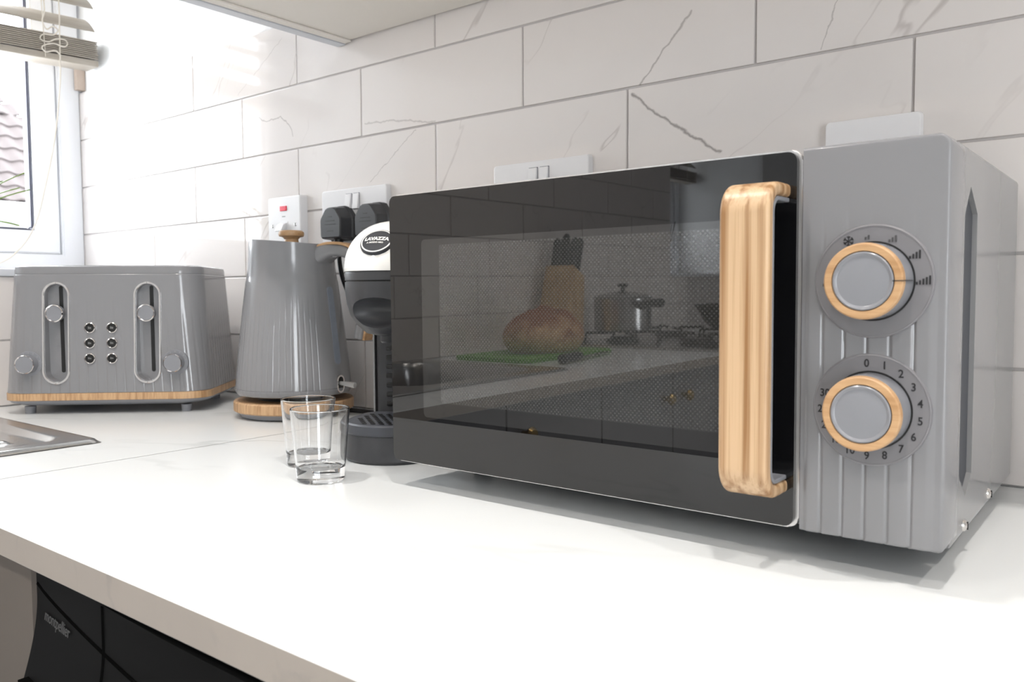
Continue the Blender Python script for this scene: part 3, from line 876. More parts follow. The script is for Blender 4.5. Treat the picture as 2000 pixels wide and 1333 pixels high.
zs = [0.0315, 0.034, 0.06, 0.09, 0.12, 0.14, 0.155, 0.17, 0.19, 0.2025, 0.2035, 0.2045]
bodyme = finish(loft(NB(), [tsec(z, 0.0005 if z > 0.204 else 0) for z in zs]))
cutters = []
FY = -TB + 0.006       # approximate front surface
def slotcut(cx, z0, z1, w, y0, y1):
    return shift(rrect(w / 2, (z1 - z0) / 2, w / 2 - 0.0001, 8), cx, (z0 + z1) / 2)
for cx in (-0.0645, 0.0640):
    cutters.append(finish(prism(NB(), slotcut(cx, 0.0485, 0.1895, 0.0315, 0, 0), -TB - 0.02, -TB + 0.019)))
bodyme = boolean(bodyme, cutters)
link('shell', bodyme, m_grey, tw)
obj('top', loft(NB(), [tsec(0.2045, 0.0012, False, 0.2042), tsec(0.2045, 0.0006, False, 0.2050), tsec(0.21, 0.0002, False), tsec(0.2155, 0.001, False), tsec(0.2172, 0.0035, False)]), m_grey, tw)
for yy in (-0.028, 0.028):
    for xx in (-0.064, 0.064): obj('bread_slot', box_(xx - 0.055, xx + 0.055, yy - 0.014, yy + 0.014, 0.2165, 0.2176), m_black, tw)
obj('wood_band', loft(NB(), [tsec(0.0205, 0.0022, False), tsec(0.0208, -0.0002, False), tsec(0.0310, -0.0008, False), tsec(0.0314, 0.002, False)]), m_oakz, tw)
obj('base', loft(NB(), [tsec(0.0105, 0.030, False), tsec(0.0125, 0.014, False), tsec(0.0165, 0.004, False), tsec(0.0204, 0.001, False)]), m_greyl, tw)
for xx in (-0.112, 0.112):
    for yy in (-0.080, 0.075): obj('foot', lathe(NB(), [(0, 0.0106), (0.0078, 0.0106), (0.007, 0.0), (0, 0.0)], 20, (xx, yy, 0)), m_greyl, tw)
def fy(z): return -(TB - 0.012 * (z - 0.03) / 0.19)
tilt = math.atan2(0.012, 0.19)
for cx in (-0.0645, 0.0640):
    bm = NB()
    o1 = slotcut(cx, 0.0442, 0.1932, 0.0388, 0, 0); o2 = slotcut(cx, 0.0475, 0.1899, 0.0326, 0, 0)
    plate_with_hole(bm, o1, o2, -0.0018, 0.0030)
    for v in bm.verts: v.co.y += fy(v.co.z)
    bmesh.ops.bevel(bm, geom=list(bm.edges), offset=0.0005, segments=1, affect='EDGES')
    obj('slot_ring', bm, m_chrome, tw)
    obj('lever_track', prism(NB(), slotcut(cx + 0.003, 0.0600, 0.1875, 0.0055, 0, 0), -TB + 0.0185, -TB + 0.0195), m_black, tw)
    lz = 0.1475
    lv = obj('lever', lathe(NB(), [(0.003, -0.021), (0.003, -0.004), (0.0118, -0.004), (0.0122, 0.004), (0.0116, 0.0052), (0, 0.0052)], 40, (cx, fy(lz) - 0.002, lz), axis='-y'), m_greyl, tw)
    obj('lever_trim', lathe(NB(), [(0.0122, 0.0030), (0.0126, 0.0052), (0.0114, 0.0062), (0.0106, 0.0052)], 40, (cx, fy(lz) - 0.002, lz), axis='-y'), m_chrome, lv)
for cx in (-0.1025, 0.1035):
    cz = 0.0745
    rl = cx * 0
    k = empty('browning_knob', (cx, fy(cz) - 0.0006, cz)); k.parent = tw
    obj('dial', lathe(NB(), [(0, 0.0004), (0.0180, 0.0004), (0.0186, -0.0002), (0.0186, -0.006)], 48, axis='-y'), m_greyl, k)
    bmx = NB()
    for q in range(7):
        a = R(-75 + 25 * q)
        box(bmx, 0.0158 * math.sin(a) - 0.0005, 0.0158 * math.sin(a) + 0.0005, -0.0008, -0.0003, 0.0158 * math.cos(a) - 0.0008, 0.0158 * math.cos(a) + 0.0008)
    obj('dial_mark', bmx, m_printg, k)
    obj('knob_body', lathe(NB(), [(0.0135, 0.0005), (0.0130, 0.013), (0.0122, 0.0142), (0.0, 0.0142)], 48, axis='-y'), m_greyl, k)
    obj('knob_trim', lathe(NB(), [(0.0131, 0.0125), (0.0134, 0.0138), (0.0126, 0.0150), (0.0118, 0.0140)], 48, axis='-y'), m_chrome, k)
for i, cx in enumerate((-0.0170, 0.0142)):
    for j, cz in enumerate((0.1262, 0.1038, 0.0815)):
        bt = obj('button', lathe(NB(), [(0.0, 0.0016), (0.0058, 0.0014), (0.0064, 0.0008), (0.0064, -0.004)], 28, (cx, fy(cz) - 0.0004, cz), axis='-y'), m_black, tw)
        obj('button_ring', lathe(NB(), [(0.0063, 0.0020), (0.0068, 0.0026), (0.0076, 0.0020), (0.0079, 0.0), (0.0079, -0.003), (0.0063, -0.003)], 28, (cx, fy(cz) - 0.0004, cz), axis='-y'), m_chrome, bt)
        bmx = NB()
        for q in range(3): box(bmx, cx - 0.0020 + q * 0.0016, cx - 0.0013 + q * 0.0016, fy(cz) - 0.0024, fy(cz) - 0.0019, cz - 0.0018 + 0.0004 * j, cz + 0.0018 - 0.0004 * q)
        obj('button_mark', bmx, m_printg, bt)

# ------------------------------------------------------------------ kettle
KX, KY = -0.981, -0.107
HD = R(13.5)                      # handle direction
kb = tag(empty('power_stand', (KX, KY, 0)), 'round wooden kettle base with a grey underside', 'kettle base')
obj('base_plate', lathe(NB(), [(0, 0.0), (0.070, 0.0), (0.075, 0.002), (0.078, 0.0085), (0, 0.0085)], 64), m_greyl, kb)
obj('wood_ring', lathe(NB(), [(0, 0.0087), (0.0815, 0.0087), (0.0840, 0.0105), (0.0840, 0.0222), (0.0825, 0.0240), (0, 0.0240)], 96), m_oakz, kb)
obj('contact_ring', lathe(NB(), [(0, 0.0241), (0.050, 0.0241), (0.048, 0.0295), (0, 0.0295)], 48), m_black, kb)
kt = tag(empty('kettle', (KX, KY, 0.030), (0, 0, HD)), 'grey ribbed kettle with wooden lid knob', 'kettle')
ZK = 0.030
def krad(r, z, a):
    amp = 0.0006 * ss((0.150 - z) / 0.07) * ss((z - 0.004) / 0.008)
    win = min(1, max(0, (abs((a + PI) % (2 * PI) - PI) - R(20)) / R(4)))     # plain strip under the handle
    k = (a / (2 * PI) * 56) % 1.0
    r = r - amp * win * (1 - ss(min(k, 1 - k) / 0.14))
    sp = abs(((a - PI + PI) % (2 * PI)) - PI)                               # spout opposite the handle
    r += 0.007 * ss((z - 0.185) / 0.035) * ss(1 - sp / R(24)) if z > 0.18 else 0
    return r
prof = [(0.0, 0.0005), (0.070, 0.0005), (0.0785, 0.003), (0.0822, 0.009), (0.0824, 0.0115), (0.0806, 0.0118)]
for k in range(0, 25):
    z = 0.012 + 0.148 * k / 24
    prof.append((0.0808 - 0.0165 * (k / 24) ** 1.15, z))
prof += [(0.0633, 0.1635), (0.0624, 0.169), (0.0612, 0.18), (0.0600, 0.195), (0.0594, 0.21), (0.0590, 0.2175), (0.0575, 0.2178), (0.0573, 0.205), (0, 0.204)]
bm = lathe(NB(), prof, 672, f=krad)
for v in bm.verts:                                   # the rim slopes down towards the handle
    if v.co.z > 0.17: v.co.z -= (v.co.x / 0.06) * 0.005 * ss((v.co.z - 0.17) / 0.045)
obj('jug', bm, m_grey, kt, angle=40)
lid = obj('lid', lathe(NB(), [(0, 0.2165), (0.020, 0.2165), (0.052, 0.2120), (0.0568, 0.2085), (0.0568, 0.2050)], 64), m_grey, kt)
obj('lid_knob', lathe(NB(), [(0.0105, 0.2160), (0.0095, 0.2215), (0.0120, 0.2245), (0.0170, 0.2260), (0.0180, 0.2285), (0.0176, 0.2320), (0.0150, 0.2340), (0, 0.2345)], 48), m_oak, lid)
# handle loop in the local xz plane (x outwards)
hpath = spline([(0.050, 0, 0.196), (0.072, 0, 0.2035), (0.100, 0, 0.200), (0.120, 0, 0.181), (0.127, 0, 0.150), (0.1245, 0, 0.115), (0.1180, 0, 0.082)], 6)
def sweep(path, wfun, tfun, off=0.0):
    bmx = NB(); secs = []
    n = len(path)
    for i, p in enumerate(path):
        d = (path[min(i + 1, n - 1)] - path[max(i - 1, 0)]).normalized()
        nr = Vector((d.z, 0, -d.x)) * -1
        if nr.x < 0 and nr.z < 0: nr = -nr
        w, t = wfun(i / (n - 1)), tfun(i / (n - 1))
        secs.append([p + Vector((0, u, 0)) + nr * (v + off) for u, v in rrect(w / 2, t / 2, min(w, t) * 0.38, 4)])
    return loft(bmx, secs)
h = obj('handle', sweep(hpath, lambda s: 0.040 - 0.018 * ss(s * 2.5), lambda s: 0.016 + 0.010 * (1 - ss(s * 4))), m_grey, kt)
obj('handle_wood', sweep([p for p in hpath], lambda s: 0.034 - 0.014 * ss(s * 2.5), lambda s: 0.004, off=0.0098), m_oak, h)
# gauge window and switch
def on_side(z): 
    k = (z - 0.012) / 0.148
    return 0.0808 - 0.0165 * max(0, k) ** 1.15
bm = NB()
secs = []
g = shift(rrect(0.0062, 0.054, 0.0061, 6), 0, 0.0995)
prism(bm, g, -0.0035, 0.0016, plane='yz')
for v in bm.verts: v.co.x += on_side(v.co.z) - 0.0008 - (v.co.y ** 2) / 0.15
obj('water_gauge', bm, m_water, kt)
bm = NB()
o1 = shift(rrect(0.0078, 0.0560, 0.0077, 6), 0, 0.0995); o2 = shift(rrect(0.0063, 0.0545, 0.0062, 6), 0, 0.0995)
plate_with_hole(bm, o1, o2, -0.003, 0.0012, plane='yz')
for v in bm.verts: v.co.x += on_side(v.co.z) - 0.0010 - (v.co.y ** 2) / 0.15
obj('gauge_rim', bm, m_greyl, kt)
bm = NB()
plate_with_hole(bm, shift(rrect(0.0080, 0.0125, 0.0079, 6), 0, 0.0175), shift(rrect(0.0058, 0.0102, 0.0057, 6), 0, 0.0175), -0.003, 0.0020, plane='yz')
for v in bm.verts: v.co.x += 0.0802
sw = obj('switch_rim', bm, m_chrome, kt)
bm = prism(NB(), shift(rrect(0.0058, 0.0102, 0.0057, 6), 0, 0.0175), -0.002, 0.0006, plane='yz')
for v in bm.verts: v.co.x += 0.0802
obj('switch_recess', bm, m_black, sw)
obj('switch_lever', tube(NB(), [(0.080, 0, 0.0185), (0.088, 0, 0.0180), (0.104, 0, 0.0165), (0.106, 0, 0.0163)], [0.0030, 0.0032, 0.0044, 0.0036], 14), m_lever, sw)

# cord of the kettle base
kc = obj('cord', tube(NB(), spline([(-0.915, -0.060, 0.006), (-0.895, -0.052, 0.005), (-0.865, -0.050, 0.006), (-0.845, -0.040, 0.020), (-0.838, -0.030, 0.050), (-0.860, -0.022, 0.085), (-0.905, -0.018, 0.118), (-0.945, -0.018, 0.150), (-0.966, -0.028, 0.200), (-0.9705, -0.031, 0.254)], 8), 0.0034, 10), m_cord, kb); kc.location = (-KX, -KY, 0)

# ------------------------------------------------------------------ sockets and switches on the tiles
def plate(name, x0, x1, z0, z1, label, cat, depth=0.009):
    p = tag(empty(name, ((x0 + x1) / 2, -TT, (z0 + z1) / 2)), label, cat)
    a, b = (x1 - x0) / 2, (z1 - z0) / 2
    bmx = NB()
    secs = []
    for yy, ins, r in ((-0.0002, 0.0, 0.004), (-depth * 0.55, 0.0, 0.004), (-depth * 0.9, 0.0008, 0.004), (-depth, 0.0026, 0.004)):
        secs.append([Vector((u, yy, v)) for u, v in rrect(a - ins, b - ins, r, 5)])
    loft(bmx, secs)
    obj('faceplate', bmx, m_socket, p)
    return p, a, b, depth
def rocker(p, x, z, w, h, d):
    rr = obj('rocker', box_(x - w / 2, x + w / 2, -d - 0.0035, -d + 0.003, z - h / 2, z + h / 2, bev=0.0008), m_socket, p)
    for v in rr.data.vertices:
        if v.co.y < -d - 0.001: v.co.y += (v.co.z - z) / h * 0.0028
    obj('rocker_gap', box_(x - w / 2 - 0.0007, x + w / 2 + 0.0007, -d - 0.0002, -d + 0.002, z - h / 2 - 0.0007, z + h / 2 + 0.0007), m_gasket, rr)
def screw(p, x, z, d):
    s = obj('screw', lathe(NB(), [(0.0, 0.0006), (0.0028, 0.0004), (0.0034, -0.0004), (0.0034, -0.002)], 16, (x, -d, z), axis='-y'), m_steel, p)
    obj('screw_slot', box_(x - 0.0005, x + 0.0005, -d - 0.0009, -d - 0.0003, z - 0.0026, z + 0.0026), m_black, s)
# switched fused spur with red neon
p, a, b, d = plate('fused_switch', -1.158, -1.072, 0.246, 0.331, 'white single switch plate with a red neon behind the kettle', 'switch', 0.014)
obj('neon', box_(-0.0085, 0.0085, -d - 0.0016, -d + 0.003, 0.019, 0.027, bev=0.0008), m_red, p)
obj('lettering', box_(-0.004, 0.004, -d - 0.0004, -d, 0.0095, 0.0108), m_printg, p)
obj('switch_gap', box_(-0.0110, 0.0110, -d - 0.0004, -d + 0.002, -0.0125, 0.0025), m_socket, p)
rk = obj('rocker', box_(-0.0090, 0.0090, -d - 0.010, -d + 0.002, -0.0110, 0.0010, bev=0.002), m_socket, p)
for v in rk.data.vertices:
    if v.co.y < -d - 0.004: v.co.y += (v.co.z + 0.005) / 0.012 * 0.006; v.co.z -= 0.003
for xx in (-0.030, 0.030): screw(p, xx, -0.004, d)
# double sockets
def double_socket(x0, z0, label, plugs):
    p, a, b, d = plate('double_socket', x0, x0 + 0.146, z0, z0 + 0.086, label, 'socket')
    for xx in (-0.0085, 0.0085): rocker(p, xx, 0.0225, 0.0125, 0.023, d)
    for xx in (-0.062, 0.062): screw(p, xx, -0.006, d)
    for xx in (-0.036, 0.036):
        bmx = NB()
        for (ux, uz, w, h) in ((0, 0.010, 0.0042, 0.0085), (-0.0111, -0.010, 0.0066, 0.0042), (0.0111, -0.010, 0.0066, 0.0042)):
            box(bmx, xx + ux - w / 2, xx + ux + w / 2, -d - 0.0002, -d + 0.002, -0.012 + uz - h / 2, -0.012 + uz + h / 2)
        obj('pin_hole', bmx, m_black, p)
    return p
double_socket(-1.026, 0.246, 'white double socket with two black plugs', True)
double_socket(-0.681, 0.2505, 'white double socket half hidden behind the black microwave door', False)
p, a, b, d = plate('blank_plate', -0.263, -0.177, 0.2505, 0.3365, 'white single plate above the microwave control panel', 'wall plate')
for xx in (-0.030, 0.030): screw(p, xx, 0.0, d)
def plug(x, z, label):
    p = tag(empty('plug', (x, -TT - 0.0092, z)), label, 'plug', 'black plugs in the double socket')
    out = [(-0.0135, 0.0265), (-0.0075, 0.0285), (0.0075, 0.0285), (0.0135, 0.0265), (0.0262, 0.0105), (0.0270, 0.006), (0.0262, -0.0200), (0.0235, -0.0232), (-0.0235, -0.0232), (-0.0262, -0.0200), (-0.0270, 0.006), (-0.0262, 0.0105)]
    bmx = NB(); secs = []
    for yy, k in ((0.0, 1.0), (-0.008, 1.0), (-0.010, 0.93), (-0.024, 0.90), (-0.0285, 0.86), (-0.0300, 0.80)):
        secs.append([Vector((u * k, yy, v * k)) for u, v in out])
    loft(bmx, secs)
    obj('plug_body', bmx, m_dark, p, angle=25)
    bmx = NB()
    for zz, w in ((0.011, 0.004), (0.005, 0.010), (0.000, 0.012), (-0.010, 0.007)): box(bmx, -w, w, -0.0303, -0.0299, zz - 0.0006, zz + 0.0006)
    obj('plug_print', bmx, m_black, p)
    obj('cord_grip', tube(NB(), [(0, -0.014, -0.021), (0, -0.014, -0.027), (0, -0.014, -0.0275), (0, -0.014, -0.040)], [0.0072, 0.0070, 0.0050, 0.0046], 14), m_black, p)
    return p
plug(-0.9700, 0.2765, 'black three-pin plug, the left one above the kettle handle')
plug(-0.8930, 0.2765, 'black three-pin plug, the right one above the coffee machine')

# ------------------------------------------------------------------ coffee machine
cmx = tag(empty('coffee_machine', (-0.637, -0.238, 0), (0, 0, R(25))), 'white and charcoal capsule coffee machine beside the microwave', 'coffee machine')
cc = obj('cord', tube(NB(), spline([(-0.892, -0.031, 0.250), (-0.889, -0.029, 0.215), (-0.86, -0.018, 0.14), (-0.79, -0.018, 0.07), (-0.72, -0.04, 0.02), (-0.665, -0.075, 0.008), (-0.640, -0.096, 0.012), (-0.622, -0.105, 0.020)], 8), 0.0034, 10), m_cord, cmx); cc.matrix_parent_inverse = Matrix.LocRotScale(cmx.location, cmx.rotation_euler, None).inverted()
def stad(w, yf, yb, z, n=16):
    """rounded-front outline: front half circle of radius w reaching y = yf, straight back to yb"""
    pts = []
    for k in range(n + 1):
        a = PI + PI * k / n
        pts.append(Vector((w * math.cos(a), yf + w + w * math.sin(a), z)))
    for k in range(5):
        a = R(90) * k / 4; r = min(w * 0.5, 0.02)
        pts.append(Vector((w - r + r * math.cos(a), yb - r + r * math.sin(a), z)))
    for k in range(5):
        a = R(90) + R(90) * k / 4; r = min(w * 0.5, 0.02)
        pts.append(Vector((-w + r + r * math.cos(a), yb - r + r * math.sin(a), z)))
    return pts
obj('base', loft(NB(), [stad(0.0490, -0.0490, 0.105, 0.0), stad(0.0510, -0.0510, 0.107, 0.003), stad(0.0500, -0.0500, 0.106, 0.0285)]), m_dark, cmx)
dt = obj('drip_tray', loft(NB(), [stad(0.0505, -0.0505, 0.055, 0.0288), stad(0.0515, -0.0515, 0.056, 0.0310), stad(0.0505, -0.0505, 0.055, 0.0385), stad(0.0485, -0.0485, 0.053, 0.0400), stad(0.0460, -0.0460, 0.050, 0.0392)]), m_dark2, cmx)
bmx = NB()
for i in range(-4, 5):
    for j in range(-5, 6):
        x = i * 0.0095 + (0.00475 if j % 2 else 0); y = j * 0.0082
        if math.hypot(x, min(y, 0)) < 0.0405 and y < 0.036: lathe(bmx, [(0, 0.0398), (0.0026, 0.0398), (0.0026, 0.0392)], 10, (x, y, 0))
gh = obj('drip_holes', bmx, m_black, dt); gh['kind'] = 'stuff'
obj('column', box_(-0.0440, 0.0460, 0.057, 0.130, 0.0290, 0.205, bev=0.006), m_dark, cmx)
bmx = NB()
for q in range(9): box(bmx, -0.030, 0.032, 0.0545, 0.060, 0.046 + q * 0.0105, 0.051 + q * 0.0105, 0.001)
obj('column_rib', bmx, m_black, cmx)
obj('side_shell', box_(-0.0462, -0.0443, 0.0565, 0.131, 0.0290, 0.204), m_mwbody, cmx)
obj('side_shell', box_(0.0463, 0.0482, 0.0565, 0.131, 0.0290, 0.204), m_mwbody, cmx)
gm = finish(loft(NB(), [stad(0.0090, -0.0260, 0.120, 0.1300), stad(0.0220, -0.0330, 0.124, 0.1320), stad(0.0330, -0.0400, 0.127, 0.1400), stad(0.0410, -0.0455, 0.129, 0.1500), stad(0.0450, -0.0485, 0.131, 0.1620), stad(0.0470, -0.0500, 0.132, 0.1760), stad(0.0470, -0.0500, 0.132, 0.1850)]))
bmx = NB(); bmesh.ops.create_uvsphere(bmx, u_segments=36, v_segments=18, radius=1)
for v in bmx.verts: v.co = Vector((v.co.x * 0.034, -0.049 + v.co.y * 0.024, 0.1525 + v.co.z * 0.0165))
gm = boolean(gm, [finish(bmx)])
link('brew_head', gm, m_dark, cmx)
obj('spout', lathe(NB(), [(0, 0.1215), (0.008, 0.1215), (0.0095, 0.1235), (0.0095, 0.136), (0, 0.136)], 24, (0, -0.008, 0)), m_dark, cmx)
obj('head_gap', loft(NB(), [stad(0.0455, -0.0485, 0.131, 0.1849), stad(0.0455, -0.0485, 0.131, 0.1866)]), m_black, cmx)
obj('head_collar', loft(NB(), [stad(0.0470, -0.0500, 0.132, 0.1865), stad(0.0472, -0.0502, 0.132, 0.1935), stad(0.0462, -0.0490, 0.131, 0.1960)]), m_dark, cmx)
secs = [stad(0.0480, -0.0510, 0.133, 0.1958), stad(0.0482, -0.0512, 0.1332, 0.1985)]
for k in range(1, 15):
    t = k / 14
    a = t * PI / 2
    secs.append(stad(0.0478 * (1 - 0.62 * (1 - math.cos(a))), -0.0510 + 0.095 * (1 - math.cos(a)), 0.133 - 0.030 * (1 - math.cos(a)), 0.1985 + 0.054 * math.sin(a)))
obj('top_cover', loft(NB(), secs), m_white, cmx, angle=60)
# badge on the front slope
bd = empty('badge', (0, -0.0385, 0.2257), (R(-45), 0, 0)); bd.parent = cmx
obj('badge_disc', lathe(NB(), [(0, 0.0018), (0.006, 0.0018), (0.012, 0.0018), (0.0172, 0.0018), (0.0176, 0.0012), (0.0176, -0.004)], 48, axis='-y'), plain('badge_grey', (0.05, 0.052, 0.058), 0.55, spec=0.2), bd)
obj('badge_ring', lathe(NB(), [(0.0150, 0.0017), (0.0150, 0.0020), (0.0163, 0.0020), (0.0163, 0.0017)], 48, axis='-y'), m_white, bd)
text('lettering', 'LAVAZZA', 0.0066, m_white, bd, (0.0, -0.0021, 0.0012), bold=0.00035, sx=0.88)
text('lettering', 'A MODO MIO', 0.0028, m_white, bd, (-0.0005, -0.0021, -0.0042), bold=0.0001)
for ch in bd.children:                               # the badge follows the domed cover
    for v in ch.data.vertices:
        if ch.name.startswith('lettering'): v.co.z -= 7.5 * ((v.co.x * ch.scale.x) ** 2 + (v.co.y + ch.location.z) ** 2)
        else: v.co.y += 7.5 * (v.co.x ** 2 + v.co.z ** 2)

# ------------------------------------------------------------------ shot glasses
def shot_glass(x, y, label):
    prof = [(0, 0.0), (0.0205, 0.0), (0.0215, 0.0008), (0.0228, 0.014), (0.0272, 0.066), (0.0268, 0.0672), (0.0260, 0.0668), (0.0222, 0.016), (0.0208, 0.0125), (0, 0.0115)]
    return tag(obj('shot_glass', lathe(NB(), prof, 64, (0, 0, 0)), m_shot), label, 'glass')
g1 = shot_glass(0, 0, 'clear tapered shot glass in front, nearest the camera'); g1.location = (-0.6088, -0.3574, 0.0004)
g2 = shot_glass(0, 0, 'clear tapered shot glass standing behind the other one'); g2.location = (-0.6760, -0.3185, 0.0004)

# ------------------------------------------------------------------ venetian blind and its cord
BLX = -1.765
bl = tag(empty('venetian_blind', (BLX, 0.014, 0.0), (R(2.2), 0, 0)), 'greige venetian blind half raised in the window recess', 'blind')
BL = 0.545
def slat(x, z, tiltdeg, w=0.05):
    bmx = NB()
    n = 8; a = R(tiltdeg); top = []; bot = []
    for k in range(n + 1):
        u = -w / 2 + w * k / n
        c_ = 0.0028 * (1 - (2 * u / w) ** 2)
        px, pz = u * math.cos(a) - c_ * math.sin(a), u * math.sin(a) + c_ * math.cos(a)
        top.append((px, pz + 0.0013)); bot.append((px, pz - 0.0013))
    outl = top + bot[::-1]
    A = [bmx.verts.new((px, 0, pz)) for px, pz in outl]; B = [bmx.verts.new((px, -BL, pz)) for px, pz in outl]
    m = len(outl)
    bmx.faces.new(A); bmx.faces.new(B[::-1])
    for k in range(m): bmx.faces.new((A[k], A[(k + 1) % m], B[(k + 1) % m], B[k]))
    return bmx
smesh = finish(slat(0, 0, 0)); smesh.name = 'slat'
for k in range(10):
    s = link('slat', smesh, m_slat, bl); s.location = (0.0, random.uniform(-0.0015, 0.0015), 0.6615 + k * 0.0037)
tm = finish(slat(0, 0, -38)); tm.name = 'slat'
for k in range(9):
    s = link('slat', tm, m_slat, bl); s.location = (0.0, random.uniform(-0.0015, 0.0015), 0.733 + k * 0.046)
obj('bottom_rail', box_(-0.026, 0.026, -BL, 0.0, 0.645, 0.6585, bev=0.003), m_slat, bl)
obj('head_rail', box_(-0.028, 0.028, -BL, 0.0, HEAD - 0.045, HEAD - 0.001, bev=0.002), m_slat, bl)
for yy in (-0.105, -0.48):
    for xx in (-0.027, 0.027): obj('ladder_cord', tube(NB(), [(xx, yy, 0.648), (xx, yy, HEAD - 0.045)], 0.0009, 6), m_cordm, bl)
def bp(y, z, x=0.034): return (x, y, z)
pc = spline([bp(-0.075, HEAD - 0.05), bp(-0.075, 0.78), bp(-0.078, 0.70), bp(-0.080, 0.66), bp(-0.084, 0.60), bp(-0.100, 0.50), bp(-0.125, 0.40), bp(-0.155, 0.31), bp(-0.20, 0.255), bp(-0.25, 0.235)], 8)
obj('pull_cord', tube(NB(), pc, 0.0014, 8), m_cordm, bl)
loops = spline([bp(-0.105, 0.800, 0.031), bp(-0.102, 0.74, 0.031), bp(-0.108, 0.715, 0.032), bp(-0.102, 0.700, 0.034), bp(-0.092, 0.706, 0.038), bp(-0.083, 0.700, 0.040), bp(-0.092, 0.690, 0.038), bp(-0.110, 0.688, 0.036), bp(-0.116, 0.678, 0.036), bp(-0.104, 0.674, 0.040), bp(-0.088, 0.682, 0.042), bp(-0.070, 0.684, 0.038), bp(-0.066, 0.676, 0.036), bp(-0.076, 0.670, 0.040), bp(-0.096, 0.672, 0.042), bp(-0.114, 0.664, 0.038), bp(-0.108, 0.655, 0.036), bp(-0.090, 0.660, 0.038), bp(-0.080, 0.652, 0.036)], 6)
obj('cord_knot', tube(NB(), loops, 0.0013, 7), m_cordm, bl)
bl2 = copy_thing(bl); bl2.location = (BLX, W2[0] - 0.012, 0); bl2.rotation_euler = (0, 0, 0); bl2.scale = (1, 1.58, 1)
tag(bl2, 'greige venetian blind half raised in the far window beyond the hob', 'blind')

# ------------------------------------------------------------------ spiky plant on the window board
pl = tag(empty('potted_plant', (-1.60, -0.345, SILL)), 'spiky green potted plant on the window board', 'plant')
obj('pot', lathe(NB(), [(0, 0), (0.035, 0), (0.045, 0.075), (0.048, 0.078), (0.044, 0.080), (0.041, 0.070), (0, 0.070)], 32), m_terra, pl)
obj('soil', lathe(NB(), [(0, 0.0712), (0.0405, 0.0705)], 24), m_soil, pl)
def leaf(az, length, rise, droop, w=0.008):
    bmx = NB(); n = 9; P = []
    for k in range(n + 1):
        t = k / n
        r = length * t * (0.75 + 0.25 * t); z = 0.07 + rise * t - droop * t * t
        P.append(Vector((r * math.cos(az), r * math.sin(az), z)))
    sd = Vector((-math.sin(az), math.cos(az), 0))
    Lf, Rg, Md = [], [], []
    for k, p in enumerate(P):
        ww = w * (1 - (k / n) ** 2) * (0.6 + 0.6 * min(1, k / 3)) + 0.0002
        Lf.append(bmx.verts.new(p + sd * ww + Vector((0, 0, 0.001)))); Rg.append(bmx.verts.new(p - sd * ww + Vector((0, 0, 0.001)))); Md.append(bmx.verts.new(p - Vector((0, 0, 0.0012))))
    for k in range(n):
        bmx.faces.new((Lf[k], Md[k], Md[k + 1], Lf[k + 1])); bmx.faces.new((Md[k], Rg[k], Rg[k + 1], Md[k + 1])); bmx.faces.new((Rg[k], Lf[k], Lf[k + 1], Rg[k + 1]))
    return bmx
for (az, ln, ri, dr_) in ((84, 0.125, 0.130, 0.025), (92, 0.122, 0.11, 0.03), (80, 0.130, 0.095, 0.02), (98, 0.10, 0.15, 0.06), (74, 0.11, 0.06, 0.05)):
    obj('leaf', leaf(R(az), ln, ri, dr_), m_leaf, pl)
for k in range(15):
    obj('leaf', leaf(R(125 + 20 * k), 0.07 + 0.05 * random.random(), 0.10 + 0.08 * random.random(), 0.03 + 0.05 * random.random()), m_leaf, pl)

# ------------------------------------------------------------------ things along the window worktop, seen in the microwave door
tag(obj('chopping_board', prism(NB(), shift(rrect(0.113, 0.190, 0.02, 6), 0, 0), 0.0, 0.010, plane='xy', bev=0.002), m_green), 'green plastic chopping board under the bread', 'chopping board').location = (-1.240, -1.49, 0.0003)
bm = NB(); bmesh.ops.create_uvsphere(bm, u_segments=64, v_segments=32, radius=1)
for v in bm.verts:
    c_ = v.co.copy()
    k = 1.0
    ridge = 0.10 * math.sin(c_.y * 13 + 0.6 * c_.x) * max(0, c_.z) * (1 if c_.y < 0.1 else 0.15)
    x = c_.x * 0.085; y = c_.y * 0.130
    z = (c_.z * 0.5 + 0.5) if c_.z < 0 else 0.5 + 0.5 * c_.z
    z = max(0.0, c_.z * 0.62 + 0.38) / 1.0 * 0.105 * (1 + ridge)
    lump = 0.004 * math.sin(c_.x * 9 + c_.y * 7)
    v.co = Vector((x * (1 + 0.05 * math.sin(c_.y * 8)), y, z + lump * max(0, c_.z)))
br = tag(obj('bread_loaf', bm, m_bread, angle=80), 'crusty brown bread loaf on the green board', 'bread'); br.location = (-1.235, -1.515, 0.0108)
kn = tag(empty('bread_knife', (-1.070, -1.43, 0.0), (0, 0, R(78))), 'bread knife with a black handle lying in front of the green board', 'knife')
obj('blade', box_(-0.200, -0.003, -0.010, 0.010, 0.006, 0.0075), m_steel, kn)
obj('handle', tube(NB(), [(-0.005, 0, 0.0125), (0.02, 0, 0.0125), (0.06, 0, 0.0125), (0.105, 0, 0.0125), (0.11, 0, 0.0125)], [0.009, 0.0115, 0.0105, 0.0118, 0.008], 14), m_black, kn)
kbk = tag(empty('knife_block', (-1.345, -1.735, 0.0), (0, 0, R(172))), 'leaning beech knife block full of black-handled knives', 'knife block')
bm = NB()
prism(bm, [(-0.055, 0.0), (0.055, 0.0), (0.055, 0.03), (-0.012, 0.235), (-0.085, 0.205), (-0.075, 0.05)], -0.045, 0.045, plane='yz')
for v in bm.verts: v.co.y = -v.co.y
bmesh.ops.bevel(bm, geom=list(bm.edges), offset=0.003, segments=2, affect='EDGES')
obj('block', bm, m_beech, kbk)
dirv = Vector((0, -0.31, 0.95)).normalized() * -1
